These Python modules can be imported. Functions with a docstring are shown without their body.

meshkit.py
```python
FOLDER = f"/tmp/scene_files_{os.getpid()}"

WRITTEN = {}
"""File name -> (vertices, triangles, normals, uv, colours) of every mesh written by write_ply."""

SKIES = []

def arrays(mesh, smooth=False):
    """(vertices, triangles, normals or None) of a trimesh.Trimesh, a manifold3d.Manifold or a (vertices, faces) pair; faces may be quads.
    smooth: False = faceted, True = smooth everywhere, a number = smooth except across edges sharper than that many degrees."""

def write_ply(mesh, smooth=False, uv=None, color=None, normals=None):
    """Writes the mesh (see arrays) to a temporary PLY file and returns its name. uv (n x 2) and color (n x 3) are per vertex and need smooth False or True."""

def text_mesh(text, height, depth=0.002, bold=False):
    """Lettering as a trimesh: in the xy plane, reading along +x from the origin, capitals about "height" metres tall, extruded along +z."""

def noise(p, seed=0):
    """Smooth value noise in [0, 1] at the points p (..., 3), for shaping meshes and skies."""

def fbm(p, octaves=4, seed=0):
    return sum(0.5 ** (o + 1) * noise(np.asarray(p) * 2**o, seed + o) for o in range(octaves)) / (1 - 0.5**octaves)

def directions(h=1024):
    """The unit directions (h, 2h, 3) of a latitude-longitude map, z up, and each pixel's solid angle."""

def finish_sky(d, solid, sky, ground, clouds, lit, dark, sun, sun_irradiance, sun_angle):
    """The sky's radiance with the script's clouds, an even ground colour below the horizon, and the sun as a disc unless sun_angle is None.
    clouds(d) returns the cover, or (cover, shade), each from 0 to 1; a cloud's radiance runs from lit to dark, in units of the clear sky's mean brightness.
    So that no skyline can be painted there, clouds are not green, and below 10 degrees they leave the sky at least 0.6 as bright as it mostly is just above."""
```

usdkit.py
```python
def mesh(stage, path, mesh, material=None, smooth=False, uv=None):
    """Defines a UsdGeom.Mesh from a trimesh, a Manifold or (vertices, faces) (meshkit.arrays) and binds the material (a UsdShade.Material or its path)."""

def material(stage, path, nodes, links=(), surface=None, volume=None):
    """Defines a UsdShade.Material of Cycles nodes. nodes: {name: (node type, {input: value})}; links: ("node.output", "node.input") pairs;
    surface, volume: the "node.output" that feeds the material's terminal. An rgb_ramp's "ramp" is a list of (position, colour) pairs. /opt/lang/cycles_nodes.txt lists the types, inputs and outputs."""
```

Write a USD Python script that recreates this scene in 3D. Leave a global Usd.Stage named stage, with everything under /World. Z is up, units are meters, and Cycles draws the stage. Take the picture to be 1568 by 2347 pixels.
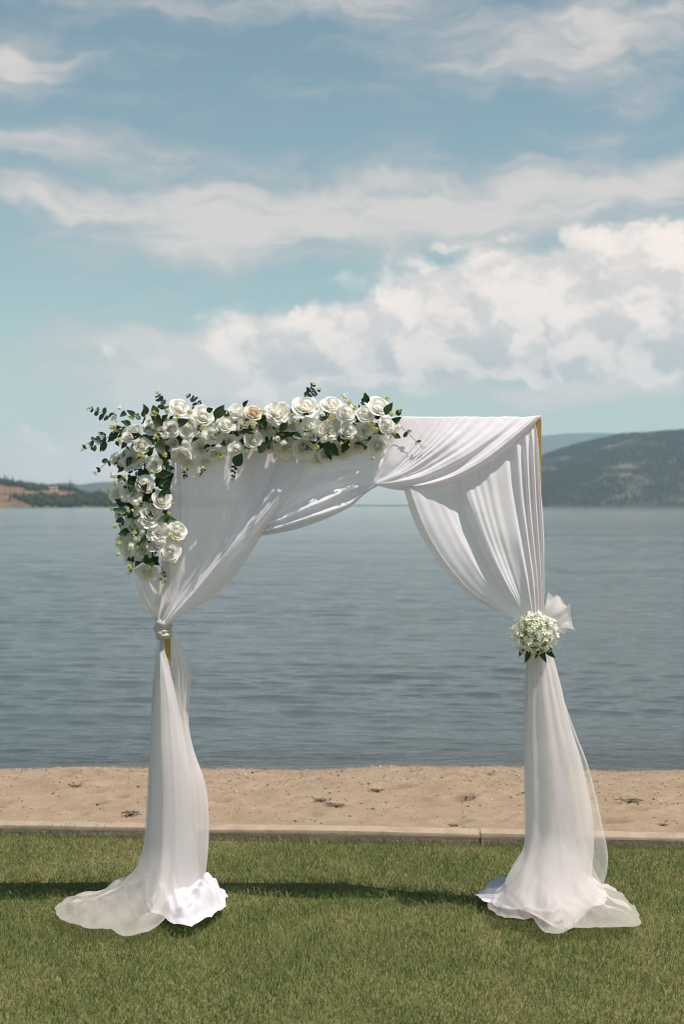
import math, random
import numpy as np
import trimesh
import usdkit, meshkit
from scipy.interpolate import CubicSpline, PchipInterpolator
from scipy.ndimage import gaussian_filter, gaussian_filter1d
from pxr import Usd, UsdGeom, UsdLux, UsdShade, Gf, Sdf, Vt

stage = Usd.Stage.CreateInMemory()
UsdGeom.SetStageUpAxis(stage, 'Z')
UsdGeom.SetStageMetersPerUnit(stage, 1.0)
UsdGeom.Xform.Define(stage, '/World')
UsdGeom.Scope.Define(stage, '/World/Looks')
rng = np.random.default_rng(7)
random.seed(7)

# ---------------------------------------------------------------- camera
EYE, CAMD, FPX, HORIZON = 1.65, 5.86, 3267.0, 1160.0    # eye height, metres from camera to the arch, focal length and horizon in photo units
EXPOSURE = 0.55
cam = UsdGeom.Camera.Define(stage, '/World/camera')
cam.CreateHorizontalApertureAttr(24.0)
cam.CreateFocalLengthAttr(24.0 * FPX / 1568.0)
cam.CreateFStopAttr(4.0)
cam.CreateFocusDistanceAttr(5.85)
cam.CreateExposureAttr(EXPOSURE)
cam.CreateClippingRangeAttr(Gf.Vec2f(0.05, 100000.0))
cam.AddTranslateOp().Set(Gf.Vec3d(0, -CAMD, EYE))
cam.AddRotateXOp().Set(90.0 - math.degrees(math.atan((1173.5 - HORIZON) / FPX)))

# ---------------------------------------------------------------- sky and sun
SUN = np.array([0.40, -0.20, 1.0]); SUN /= np.linalg.norm(SUN)
SUN_EL, SUN_ROT = math.asin(SUN[2]), math.atan2(SUN[0], SUN[1])
SKY_STRENGTH, SUN_INTENSITY = 0.077, 1.05


def sky_material():
    N, L = {}, []
    n = [0]

    def node(kind, ins, **links):
        n[0] += 1
        name = f'k{n[0]}'
        N[name] = (kind, ins)
        for sock, src in links.items():
            L.append((src, f'{name}.{sock}'))
        return name

    def mth(op, a, b=None, clamp=False):
        ins, lk = {'math_type': op}, {}
        if clamp:
            ins['use_clamp'] = True
        for key, x in (('value1', a), ('value2', b)):
            if isinstance(x, str):
                lk[key] = x
            elif x is not None:
                ins[key] = float(x)
        return node('math', ins, **lk) + '.value'

    def rng_(v, a, b, c=0.0, d=1.0, kind='smoothstep'):
        return node('map_range', {'range_type': kind, 'from_min': a, 'from_max': b, 'to_min': c, 'to_max': d, 'clamp': True}, value=v) + '.result'

    tc = node('texture_coordinate', {})
    sep = node('separate_xyz', {}, vector=tc + '.generated')
    az = mth('arctan2', sep + '.x', sep + '.y')
    el = mth('arcsine', sep + '.z')
    uv0 = node('combine_xyz', {'z': 0.0}, x=az, y=el) + '.vector'
    # a slow warp so that no cloud keeps a plain outline
    def warp(vec, scale, amount, detail=3.0):
        w = node('noise_texture', {'scale': scale, 'detail': detail, 'roughness': 0.6}, vector=vec)
        c = node('vector_math', {'math_type': 'subtract', 'vector2': (0.5, 0.5, 0.5)}, vector1=w + '.color')
        m = node('vector_math', {'math_type': 'multiply', 'vector2': (amount, amount * 0.6, 0.0)}, vector1=c + '.vector')
        return node('vector_math', {'math_type': 'add'}, vector1=vec, vector2=m + '.vector') + '.vector'
    uvA = warp(uv0, 14.0, 0.075)
    uvB = warp(uv0, 30.0, 0.050, 4.0)

    def blobs(vec, items):
        total = None
        for px, py, rx, ry, w in items:
            u, v, su, sv = (px - 784) / FPX, (HORIZON - py) / FPX, FPX / rx, FPX / ry
            mp = node('mapping', {'mapping_type': 'point', 'location': (-u * su, -v * sv, 0.0), 'scale': (su, sv, 1.0)}, vector=vec)
            g = node('gradient_texture', {'gradient_type': 'spherical'}, vector=mp + '.vector')
            s = rng_(g + '.fac', 0.0, 0.85, 0.0, w)
            total = s if total is None else mth('add', total, s)
        return total

    def stretched(vec, sx, sy, detail, rough=0.55, dist=0.0, off=(0, 0, 0)):
        mp = node('mapping', {'mapping_type': 'point', 'location': off, 'scale': (sx, sy, 1.0)}, vector=vec)
        return node('noise_texture', {'scale': 1.0, 'detail': detail, 'roughness': rough, 'distortion': dist}, vector=mp + '.vector') + '.fac'

    mA = blobs(uvA, CLOUDS_HIGH)
    nA = stretched(uvA, 13.0, 56.0, 8.0, 0.60, 0.4)
    nA2 = stretched(uvA, 3.2, 9.0, 3.0, 0.5)
    base = rng_(nA2, 0.55, 0.78, 0.0, 0.55)                 # wandering cover that the rest of the sky has as well
    away = rng_(mth('absolute', az), 0.30, 0.55)
    high = rng_(el, 0.42, 0.65)
    base = mth('multiply', base, mth('maximum', away, high))
    dA = mth('add', mth('add', mA, base), mth('multiply', mth('subtract', nA, 0.5), 2.2))
    coverA = rng_(dA, -0.12, 1.45, 0.0, 0.88)
    mB = blobs(uvB, CLOUDS_LOW)
    nB = stretched(uvB, 22.0, 30.0, 9.0, 0.56)
    nBs = stretched(uvB, 22.0, 30.0, 9.0, 0.56, 0.0, (-0.26, -0.34, 0.0))
    nB2 = stretched(uvB, 60.0, 80.0, 5.0, 0.6)
    dB = mth('add', mB, mth('multiply', mth('subtract', nB, 0.5), 2.0))
    dB = mth('add', dB, mth('multiply', mth('subtract', nB2, 0.5), 0.35))
    coverB = mth('multiply', rng_(dB, 0.22, 0.86, 0.0, 0.97), rng_(mB, 0.02, 0.12))
    # shade of the heaps: thinner towards the sun's side (up and right) is bright
    rel = mth('subtract', nB, nBs)
    sh = rng_(rel, -0.11, 0.12, 0.0, 1.0)
    thick = rng_(dB, 0.4, 1.7, 1.0, 0.0)
    floor_ = rng_(el, 0.085, 0.135, 0.0, 1.0)
    lit = mth('add', mth('multiply', sh, 0.60), mth('add', mth('multiply', thick, 0.14), mth('multiply', floor_, 0.30)), True)
    colB = node('mix', {'mix_type': 'mix', 'color1': CLOUD_DARK, 'color2': CLOUD_LIT}, fac=lit) + '.color'
    colA = node('mix', {'mix_type': 'mix', 'color1': CLOUD_VEIL, 'color2': CLOUD_VEIL_LIT}, fac=rng_(dA, 0.5, 1.5)) + '.color'
    sky = node('sky_texture', {'sky_type': 'single_scattering', 'sun_disc': False, 'sun_elevation': SUN_EL, 'sun_rotation': SUN_ROT, 'altitude': 350.0, 'air_density': 1.0, 'aerosol_density': 0.6, 'ozone_density': 1.0})
    tint = node('mix', {'mix_type': 'multiply', 'fac': 1.0, 'color2': SKY_TINT}, color1=sky + '.color') + '.color'
    m1 = node('mix', {'mix_type': 'mix'}, color1=tint, color2=colA, fac=coverA) + '.color'
    m2 = node('mix', {'mix_type': 'mix'}, color1=m1, color2=colB, fac=coverB) + '.color'
    bg = node('background_shader', {'strength': SKY_STRENGTH}, color=m2)
    return usdkit.material(stage, '/World/Looks/sky_look', N, L, surface=bg + '.background')


CLOUDS_HIGH = [(800, 20, 420, 110, 1.1), (1250, 150, 560, 130, 1.0), (1500, 50, 330, 150, .7), (1490, 260, 260, 60, .45), (250, 50, 480, 80, .6), (30, 205, 210, 110, 1.1),
               (240, 185, 150, 45, .5), (150, 365, 420, 80, .95), (80, 470, 320, 70, .7), (420, 530, 560, 170, .95), (800, 490, 640, 170, .85), (1250, 490, 640, 170, .95),
               (1500, 430, 360, 90, .6), (1330, 345, 160, 40, .4), (380, 830, 560, 170, .95), (720, 850, 560, 150, .9), (1330, 905, 420, 60, .7), (90, 1040, 380, 110, .75), (500, 1010, 560, 140, .7), (1100, 1080, 620, 110, .7), (1380, 960, 620, 150, .75), (300, 980, 700, 170, .6), (780, 1120, 1300, 110, .7)]
CLOUDS_LOW = [(1420, 655, 420, 180, 1.15), (1010, 660, 320, 110, .75), (1150, 730, 420, 160, .95), (1380, 790, 440, 130, 1.15), (1180, 830, 460, 90, .7), (790, 790, 360, 130, .85), (620, 760, 320, 110, .62), (420, 840, 330, 80, .40),
              (960, 850, 420, 70, .6), (1520, 820, 260, 100, .9), (600, 908, 80, 45, .9), (510, 918, 90, 35, .8), (258, 797, 40, 26, .48), (195, 868, 40, 24, .45), (690, 850, 90, 55, .6),
              (120, 1020, 150, 45, .5), (270, 1065, 150, 55, .5), (1170, 552, 90, 18, .6), (1020, 570, 80, 16, .45)]
# radiances, in the sky texture's own units
CLOUD_LIT, CLOUD_DARK = (9.9, 8.5, 7.6), (4.7, 4.7, 4.8)
CLOUD_VEIL, CLOUD_VEIL_LIT = (4.9, 4.7, 4.6), (6.9, 6.2, 5.8)
SKY_TINT = (1.04, 1.05, 0.82)

dome = UsdLux.DomeLight.Define(stage, '/World/sky')
dome.GetPrim().SetCustomDataByKey('kind', 'structure')
UsdShade.MaterialBindingAPI.Apply(dome.GetPrim()).Bind(sky_material())
sun = UsdLux.DistantLight.Define(stage, '/World/sun')
sun.CreateNormalizeAttr(True)
sun.CreateIntensityAttr(SUN_INTENSITY)
sun.CreateAngleAttr(0.5)
sun.CreateColorAttr(Gf.Vec3f(1.0, 0.93, 0.84))
zax = SUN
xax = np.cross([0, 0, 1.0], zax); xax /= np.linalg.norm(xax)
yax = np.cross(zax, xax)
mtx = np.eye(4); mtx[0, :3], mtx[1, :3], mtx[2, :3] = xax, yax, zax
sun.AddTransformOp().Set(Gf.Matrix4d(mtx.tolist()))

# ---------------------------------------------------------------- helpers
used = {}


def numbered(parent, name):
    k = used.get((parent, name), 0)
    used[(parent, name)] = k + 1
    return f'{parent}/{name}' if k == 0 else f'{parent}/{name}_{k:03d}'


def keys(prim, label=None, cat=None, group=None, kind=None):
    for k, v in (('label', label), ('category', cat), ('group', group), ('kind', kind)):
        if v:
            prim.SetCustomDataByKey(k, v)
    return prim


def obj(name, mesh, mat, parent=None, smooth=False, **kw):
    path = numbered(str(parent.GetPath()) if parent else '/World', name)
    m = usdkit.mesh(stage, path, mesh, mat, smooth=smooth).GetPrim()
    return keys(m, **kw)


def thing(name, label, cat, loc=(0, 0, 0), group=None, rz=0.0):
    x = UsdGeom.Xform.Define(stage, numbered('/World', name))
    x.AddTranslateOp().Set(Gf.Vec3d(*map(float, loc)))
    if rz:
        x.AddRotateZOp().Set(float(rz))
    return keys(x.GetPrim(), label, cat, group)


def part_group(name, parent):
    return UsdGeom.Xform.Define(stage, numbered(str(parent.GetPath()), name)).GetPrim()


def P(px, py, y=0.0):
    """A point of the arch's neighbourhood measured off the photograph at the depth y."""
    s = (CAMD + y) / FPX
    return np.array([(px - 784.0) * s, y, EYE + (HORIZON - py) * s])


def G(px, py, z=0.0):
    """A point on the ground (height z) measured off the photograph."""
    d = (EYE - z) * FPX / (py - HORIZON)
    return np.array([(px - 784.0) * d / FPX, d - CAMD, z])


def grid(V, closed=False, flip=False):
    V = np.asarray(V, float)
    nv, nu = V.shape[:2]
    idx = np.arange(nv * nu).reshape(nv, nu)
    if closed:
        idx = np.hstack([idx, idx[:, :1]])
    a, b, c, d = idx[:-1, :-1], idx[:-1, 1:], idx[1:, 1:], idx[1:, :-1]
    f = np.stack([a, b, c, d], -1).reshape(-1, 4)
    f = np.vstack([f[:, [0, 1, 2]], f[:, [0, 2, 3]]])
    if flip:
        f = f[:, ::-1]
    return V.reshape(-1, 3), f


def join(parts):
    vs, fs, n = [], [], 0
    for v, f in parts:
        vs.append(v); fs.append(np.asarray(f) + n); n += len(v)
    return np.vstack(vs), np.vstack(fs)


def tube(pts, rad, k=6):
    pts = np.asarray(pts, float)
    rad = np.broadcast_to(np.asarray(rad, float), len(pts))
    t = np.gradient(pts, axis=0); t /= np.linalg.norm(t, axis=1, keepdims=True) + 1e-12
    ref = np.array([0.3, 0.2, 1.0]) if abs(t[0, 2]) < 0.9 else np.array([1.0, 0.1, 0.0])
    a = np.cross(t, ref); a /= np.linalg.norm(a, axis=1, keepdims=True) + 1e-12
    b = np.cross(t, a)
    ang = np.linspace(0, 2 * np.pi, k, endpoint=False)
    V = pts[:, None] + rad[:, None, None] * (np.cos(ang)[None, :, None] * a[:, None] + np.sin(ang)[None, :, None] * b[:, None])
    return grid(V, closed=True)


def box(lo, hi, bevel=0.0):
    lo, hi = np.asarray(lo, float), np.asarray(hi, float)
    if bevel <= 0:
        m = trimesh.creation.box(extents=hi - lo); m.apply_translation((lo + hi) / 2)
        return np.array(m.vertices), np.array(m.faces)
    pts = []
    for c in np.ndindex(2, 2, 2):
        c = np.array(c)
        p = np.where(c, hi, lo)
        for ax in range(3):
            q = p + np.where(c, -bevel, bevel)
            q[ax] = p[ax]
            pts.append(q)
    m = trimesh.convex.convex_hull(np.array(pts))
    return np.array(m.vertices), np.array(m.faces)


def mat(name, nodes, links=(), surface='p.BSDF', volume=None):
    return usdkit.material(stage, '/World/Looks/' + name, nodes, links, surface=surface, volume=volume)


def spline_line(pts, n, smooth=True):
    pts = np.asarray(pts, float)
    d = np.r_[0, np.cumsum(np.linalg.norm(np.diff(pts, axis=0), axis=1))]
    d /= d[-1]
    t = np.linspace(0, 1, n)
    return PchipInterpolator(d, pts)(t) if smooth else np.stack([np.interp(t, d, pts[:, k]) for k in range(pts.shape[1])], 1)

# ---------------------------------------------------------------- the setting
WATER_Z = -0.25
KA = math.atan2(1.06 - 1.28, 1.305 + 1.49)          # the kerb runs slightly towards the camera on the right
KO = np.array([0.0, 1.163, 0.0])                    # a point on its front face
KS, KT = np.array([math.cos(KA), math.sin(KA), 0]), np.array([-math.sin(KA), math.cos(KA), 0])   # along the kerb, towards the lake


def K(s, t, z=0.0):
    return KO + KS * s + KT * t + np.array([0, 0, z])


POSN = {'g': ('geometry', {})}

# lawn soil sheet, out to a kilometre behind and beside the camera
m_soil = mat('lawn_soil', {**POSN, 'n': ('noise_texture', {'scale': 2.2, 'detail': 5.0}), 'n2': ('noise_texture', {'scale': 45.0, 'detail': 4.0, 'roughness': 0.7}),
                           'r': ('rgb_ramp', {'ramp': [(0.3, (0.10, 0.105, 0.04)), (0.5, (0.15, 0.14, 0.06)), (0.7, (0.24, 0.195, 0.10))]}),
                           'mx': ('mix', {'mix_type': 'mix', 'fac': 0.6, 'color1': (0, 0, 0)}), 'b': ('bump', {'strength': 0.6, 'distance': 0.02}),
                           'p': ('principled_bsdf', {'roughness': 0.95, 'specular_ior_level': 0.1})},
             [('g.position', 'n.vector'), ('g.position', 'n2.vector'), ('n.fac', 'mx.color1'), ('n2.fac', 'mx.color2'), ('mx.color', 'r.fac'), ('r.color', 'p.base_color'), ('n2.fac', 'b.height'), ('b.normal', 'p.normal')])
ss = np.r_[-2000, -400, -80, -20, np.linspace(-8, 8, 81), 20, 80, 400, 2000]
tt = np.r_[-2000, -400, -80, -20, np.linspace(-8, 0.02, 60)]
S, T = np.meshgrid(ss, tt)
V = KO + S[..., None] * KS + T[..., None] * KT
V[..., 2] = -0.012 + 0.012 * (meshkit.noise(np.stack([S * 1.3, T * 1.3, 0 * S], -1), 3) - 0.5)
obj('lawn', grid(V), m_soil, smooth=True, kind='structure')

# sand, from the kerb down into the lake
m_sand = mat('sand', {**POSN, 'n': ('noise_texture', {'scale': 3.0, 'detail': 6.0, 'roughness': 0.6}), 'n2': ('noise_texture', {'scale': 160.0, 'detail': 3.0, 'roughness': 0.8}),
                      'n3': ('voronoi_texture', {'scale': 70.0}), 'vr': ('rgb_ramp', {'ramp': [(0.0, (0.30, 0.28, 0.27)), (0.15, (0.5, 0.47, 0.45)), (0.3, (1, 1, 1))]}),
                      'r': ('rgb_ramp', {'ramp': [(0.32, (0.235, 0.168, 0.112)), (0.5, (0.32, 0.238, 0.166)), (0.68, (0.385, 0.297, 0.215))]}),
                      'mx': ('mix', {'mix_type': 'mix', 'fac': 0.55}), 'm2': ('mix', {'mix_type': 'multiply', 'fac': 0.55}),
                      'sx': ('separate_xyz', {}), 'wet': ('map_range', {'range_type': 'smoothstep', 'from_min': WATER_Z + 0.012, 'from_max': WATER_Z + 0.085, 'to_min': 0.0, 'to_max': 1.0, 'clamp': True}),
                      'm3': ('mix', {'mix_type': 'mix', 'color1': (0.13, 0.092, 0.058)}),
                      'b': ('bump', {'strength': 0.7, 'distance': 0.012}), 'p': ('principled_bsdf', {'roughness': 0.95, 'specular_ior_level': 0.15})},
             [('g.position', 'n.vector'), ('g.position', 'n2.vector'), ('g.position', 'n3.vector'), ('n.fac', 'mx.color1'), ('n2.fac', 'mx.color2'), ('mx.color', 'r.fac'), ('n3.distance', 'vr.fac'),
              ('r.color', 'm2.color1'), ('vr.color', 'm2.color2'), ('g.position', 'sx.vector'), ('sx.z', 'wet.value'), ('wet.result', 'm3.fac'), ('m2.color', 'm3.color2'), ('m3.color', 'p.base_color'),
              ('n2.fac', 'b.height'), ('b.normal', 'p.normal')])


def shore_t(s):
    """Where the water's edge lies (measured from the kerb) along the beach."""
    return 3.30 + 0.035 * s + 0.10 * np.sin(s * 1.1 + 0.6) + 0.06 * np.sin(s * 2.7) + 0.03 * np.sin(s * 6.1 + 1)


def sand_z(s, t):
    q = (t - 0.13) / (shore_t(s) - 0.13)
    z = np.where(q < 1, 0.028 - (0.028 - WATER_Z) * (0.25 * q + 0.75 * q ** 2.6), WATER_Z - (q - 1) * 0.45)
    p = np.stack([s, t, 0 * s], -1)
    rough = np.clip((1.0 - q) / 0.25, 0.15, 1)
    z = z + rough * (0.030 * (meshkit.fbm(p * 2.1, 3, 5) - 0.5) + 0.028 * (meshkit.fbm(p * 9.0, 3, 9) - 0.5) + 0.012 * (meshkit.noise(p * 33, 2) - 0.5))
    for cx, cy, r, dpt in FOOTPRINTS:
        e = np.exp(-(((s - cx) / r) ** 2 + ((t - cy) / (r * 0.75)) ** 2))
        ring = np.exp(-((np.hypot(s - cx, (t - cy) / 0.75) - r * 1.45) / (r * 0.5)) ** 2)
        z = z - dpt * e + 0.45 * dpt * ring
    return z


frng = np.random.default_rng(21)
FOOTPRINTS = [(frng.uniform(-5, 5), frng.uniform(0.35, 2.3), frng.uniform(0.05, 0.11), frng.uniform(0.02, 0.055)) for _ in range(150)]
ss = np.r_[-2000, -500, -120, -40, -15, np.linspace(-6, 6, 520), 15, 40, 120, 500, 2000]
tt = np.r_[0.10, np.linspace(0.14, 3.7, 240), 4.2, 5, 6.5, 9, 14, 40]
S, T = np.meshgrid(ss, tt)
V = KO + S[..., None] * KS + T[..., None] * KT
V[..., 2] = sand_z(S, T)
V[0, :, 2] = -0.1
obj('beach_sand', grid(V), m_sand, smooth=True, kind='structure')

# the lake
m_water = mat('lake_water', {**POSN, 'sx': ('separate_xyz', {}),
    'mp': ('mapping', {'scale': (1.5, 8.0, 3.0)}), 'n1': ('noise_texture', {'scale': 1.0, 'detail': 4.0, 'roughness': 0.6, 'distortion': 0.5}),
    'mp2': ('mapping', {'scale': (7.0, 26.0, 11.0)}), 'n2': ('noise_texture', {'scale': 1.0, 'detail': 3.0, 'roughness': 0.6}),
    'mp3': ('mapping', {'scale': (0.012, 0.055, 0.02)}), 'n3': ('noise_texture', {'scale': 1.0, 'detail': 5.0, 'roughness': 0.6}),
    'wind': ('map_range', {'from_min': 0.35, 'from_max': 0.65, 'to_min': 0.35, 'to_max': 1.0, 'clamp': True}),
    'far0': ('map_range', {'from_min': 4.0, 'from_max': 40.0, 'to_min': 0.35, 'to_max': 0.9, 'clamp': True}), 'far1': ('map_range', {'from_min': 60.0, 'from_max': 700.0, 'to_min': 1.0, 'to_max': 0.22, 'clamp': True}), 'far': ('math', {'math_type': 'multiply'}),
    's1': ('math', {'math_type': 'multiply'}),
    'b1': ('bump', {'distance': 0.06, 'strength': 0.6}), 'b2': ('bump', {'distance': 0.014, 'strength': 0.8}),
    'deep': ('principled_bsdf', {'base_color': (0.056, 0.075, 0.080), 'roughness': 0.10, 'ior': 1.333, 'specular_ior_level': 0.5}),
    'clear': ('transparent_bsdf', {'color': (0.72, 0.74, 0.70)}), 'gl': ('glossy_bsdf', {'roughness': 0.10, 'color': (1, 1, 1)}), 'fr': ('fresnel', {'IOR': 1.333}), 'sh': ('mix_closure', {}),
    'dep': ('map_range', {'range_type': 'smoothstep', 'from_min': 4.0, 'from_max': 6.4, 'to_min': 0.0, 'to_max': 1.0, 'clamp': True}),
    'out': ('mix_closure', {})},
    [('g.position', 'mp.vector'), ('mp.vector', 'n1.vector'), ('g.position', 'mp2.vector'), ('mp2.vector', 'n2.vector'), ('g.position', 'mp3.vector'), ('mp3.vector', 'n3.vector'),
     ('n3.fac', 'wind.value'), ('g.position', 'sx.vector'), ('sx.y', 'far0.value'), ('sx.y', 'far1.value'), ('far0.result', 'far.value1'), ('far1.result', 'far.value2'), ('wind.result', 's1.value1'), ('far.value', 's1.value2'), ('s1.value', 'b1.strength'),
     ('n1.fac', 'b1.height'), ('n2.fac', 'b2.height'), ('b1.normal', 'b2.normal'), ('b2.normal', 'deep.normal'), ('b2.normal', 'gl.normal'), ('b2.normal', 'fr.normal'),
     ('fr.fac', 'sh.fac'), ('clear.BSDF', 'sh.closure1'), ('gl.BSDF', 'sh.closure2'), ('sx.y', 'dep.value'), ('dep.result', 'out.fac'), ('sh.closure', 'out.closure1'), ('deep.BSDF', 'out.closure2')], surface='out.closure')


def water_mesh():
    d = [9.0]
    while d[-1] < 90:
        d.append(d[-1] * 1.0023)
    while d[-1] < 16000:
        d.append(d[-1] * 1.03)
    d = np.array(d)
    a = np.linspace(-1, 1, 421)
    a = 0.34 * a + 0.9 * a ** 7
    D, A = np.meshgrid(d, a, indexing='ij')
    X, Y = A * D, D - CAMD
    z = np.zeros_like(X)
    wr = np.random.default_rng(5)
    for k in range(72):
        lam = 0.11 * (1.13 ** (k * 0.44)) * wr.uniform(0.9, 1.1)
        th = wr.normal(0.12, 0.30)                       # crests run along the shore
        kx, ky = np.sin(th) * 2 * np.pi / lam, np.cos(th) * 2 * np.pi / lam
        amp = 0.0027 * lam ** 0.75 / (1 + (lam / 1.1) ** 1.6)
        step = D * 0.0023
        fade = np.clip((lam / step - 3.0) / 3.0, 0, 1)
        z += amp * fade * np.sin(kx * X + ky * Y + wr.uniform(0, 6.28))
    # patches of calm and breeze
    p = np.stack([X * 0.10, Y * 0.22, 0 * X], -1)
    z *= 0.35 + 1.3 * meshkit.fbm(p, 3, 4)
    # a boat's wake rolling in on the left
    for yw, amp, wid in ((7.2, 0.022, 0.42), (11.5, 0.012, 0.6)):
        c = Y - yw - 0.05 * X
        z += amp * np.exp(-(c / wid) ** 2) * (0.35 + 0.65 / (1 + np.exp((X + 0.5) * 1.2))) * np.cos(c * 3.2)
    z *= np.clip((Y - 3.9) / 2.5, 0.10, 1)
    return np.stack([X, Y, WATER_Z + z], -1)


obj('lake', grid(water_mesh()), m_water, smooth=True, kind='structure')

# ---- far shores.  Skylines are read off the photograph at each hill's own distance
def far_ridge(name, dist, depth, sky, mtl, seed, nx=220, ny=40, rough=0.12, base=-2.0, label=None):
    """A hill whose front foot stands at dist and whose crest lies depth behind it."""
    sky = np.array(sky, float)
    xs = np.linspace(sky[0, 0], sky[-1, 0], nx)
    crest = PchipInterpolator(sky[:, 0], sky[:, 1])(xs)
    q = np.linspace(0, 1.35, ny)
    Q, XP = np.meshgrid(q, xs, indexing='ij')
    d = dist + depth * Q
    dc = dist + depth
    X = (XP - 784) / FPX * dc * (0.75 + 0.25 * d / dc)
    hc = (HORIZON - crest)[None] / FPX * dc
    prof = np.where(Q < 1, np.sin(np.clip(Q, 0, 1) * np.pi / 2) ** 0.9, 1 - (Q - 1) * 0.8)
    Z = hc * prof
    n = meshkit.fbm(np.stack([X / (depth * 0.35), d / (depth * 0.35), 0 * X], -1), 4, seed) - 0.5
    Z = Z + rough * hc.max() * n * np.clip(Q * 3, 0, 1) * np.clip((1 - Q) * 4, 0.1, 1)
    Z = np.where(Q == 0, base, np.maximum(Z, 0.3))
    V = np.stack([X, d - CAMD, Z], -1)
    obj(name, grid(V), mtl, smooth=True, kind='structure')
    return V


def hill_mat(name, stops, scale, stretch=(1, 1, 2.2)):
    return mat(name, {**POSN, 'mp': ('mapping', {'scale': tuple(s * scale for s in stretch)}), 'n': ('noise_texture', {'scale': 1.0, 'detail': 7.0, 'roughness': 0.62, 'distortion': 0.3}), 'r': ('rgb_ramp', {'ramp': stops}),
                      'p': ('principled_bsdf', {'roughness': 1.0, 'specular_ior_level': 0.0})},
               [('g.position', 'mp.vector'), ('mp.vector', 'n.vector'), ('n.fac', 'r.fac'), ('r.color', 'p.base_color')])


m_forest_hill = hill_mat('forested_hill', [(0.35, (0.020, 0.030, 0.022)), (0.5, (0.040, 0.045, 0.032)), (0.58, (0.085, 0.072, 0.056)), (0.7, (0.15, 0.122, 0.098))], 0.008)
m_far_hill = hill_mat('distant_hill', [(0.3, (0.03, 0.045, 0.035)), (0.7, (0.07, 0.075, 0.055))], 0.002)
m_dry_hill = hill_mat('dry_grass_hill', [(0.35, (0.085, 0.062, 0.04)), (0.5, (0.15, 0.095, 0.065)), (0.7, (0.22, 0.142, 0.098))], 0.03)
R_hill = far_ridge('forested_hill', 4600, 1500, [(940, 1158), (1010, 1135), (1100, 1098), (1180, 1066), (1242, 1047), (1300, 1027), (1360, 1012), (1408, 1002), (1456, 998), (1568, 991), (1800, 975), (2200, 960)], m_forest_hill, 4, nx=320, ny=70, rough=0.10)
far_ridge('distant_mountain', 12500, 3000, [(900, 1160), (960, 1157), (1050, 1112), (1150, 1040), (1242, 1000), (1336, 993), (1396, 994), (1500, 1000), (1700, 990), (2300, 1000)], m_far_hill, 11, rough=0.05)
far_ridge('distant_hills', 7000, 1600, [(-900, 1080), (-300, 1098), (0, 1108), (100, 1112), (156, 1106), (190, 1110), (250, 1104), (320, 1116), (420, 1128), (560, 1146), (700, 1154), (800, 1157)], m_far_hill, 15, rough=0.10)
far_ridge('far_shore', 9500, 900, [(300, 1158), (600, 1157), (780, 1156.6), (930, 1156.4), (1100, 1154), (1300, 1150)], m_far_hill, 17, rough=0.05)
L_hill = far_ridge('dry_grass_hill', 2250, 420, [(-1000, 1090), (-400, 1095), (-100, 1100), (0, 1106), (50, 1113), (110, 1120), (160, 1123), (205, 1134), (260, 1140), (340, 1147), (430, 1152), (520, 1160)], m_dry_hill, 19, nx=300, ny=50, rough=0.12)


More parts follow.
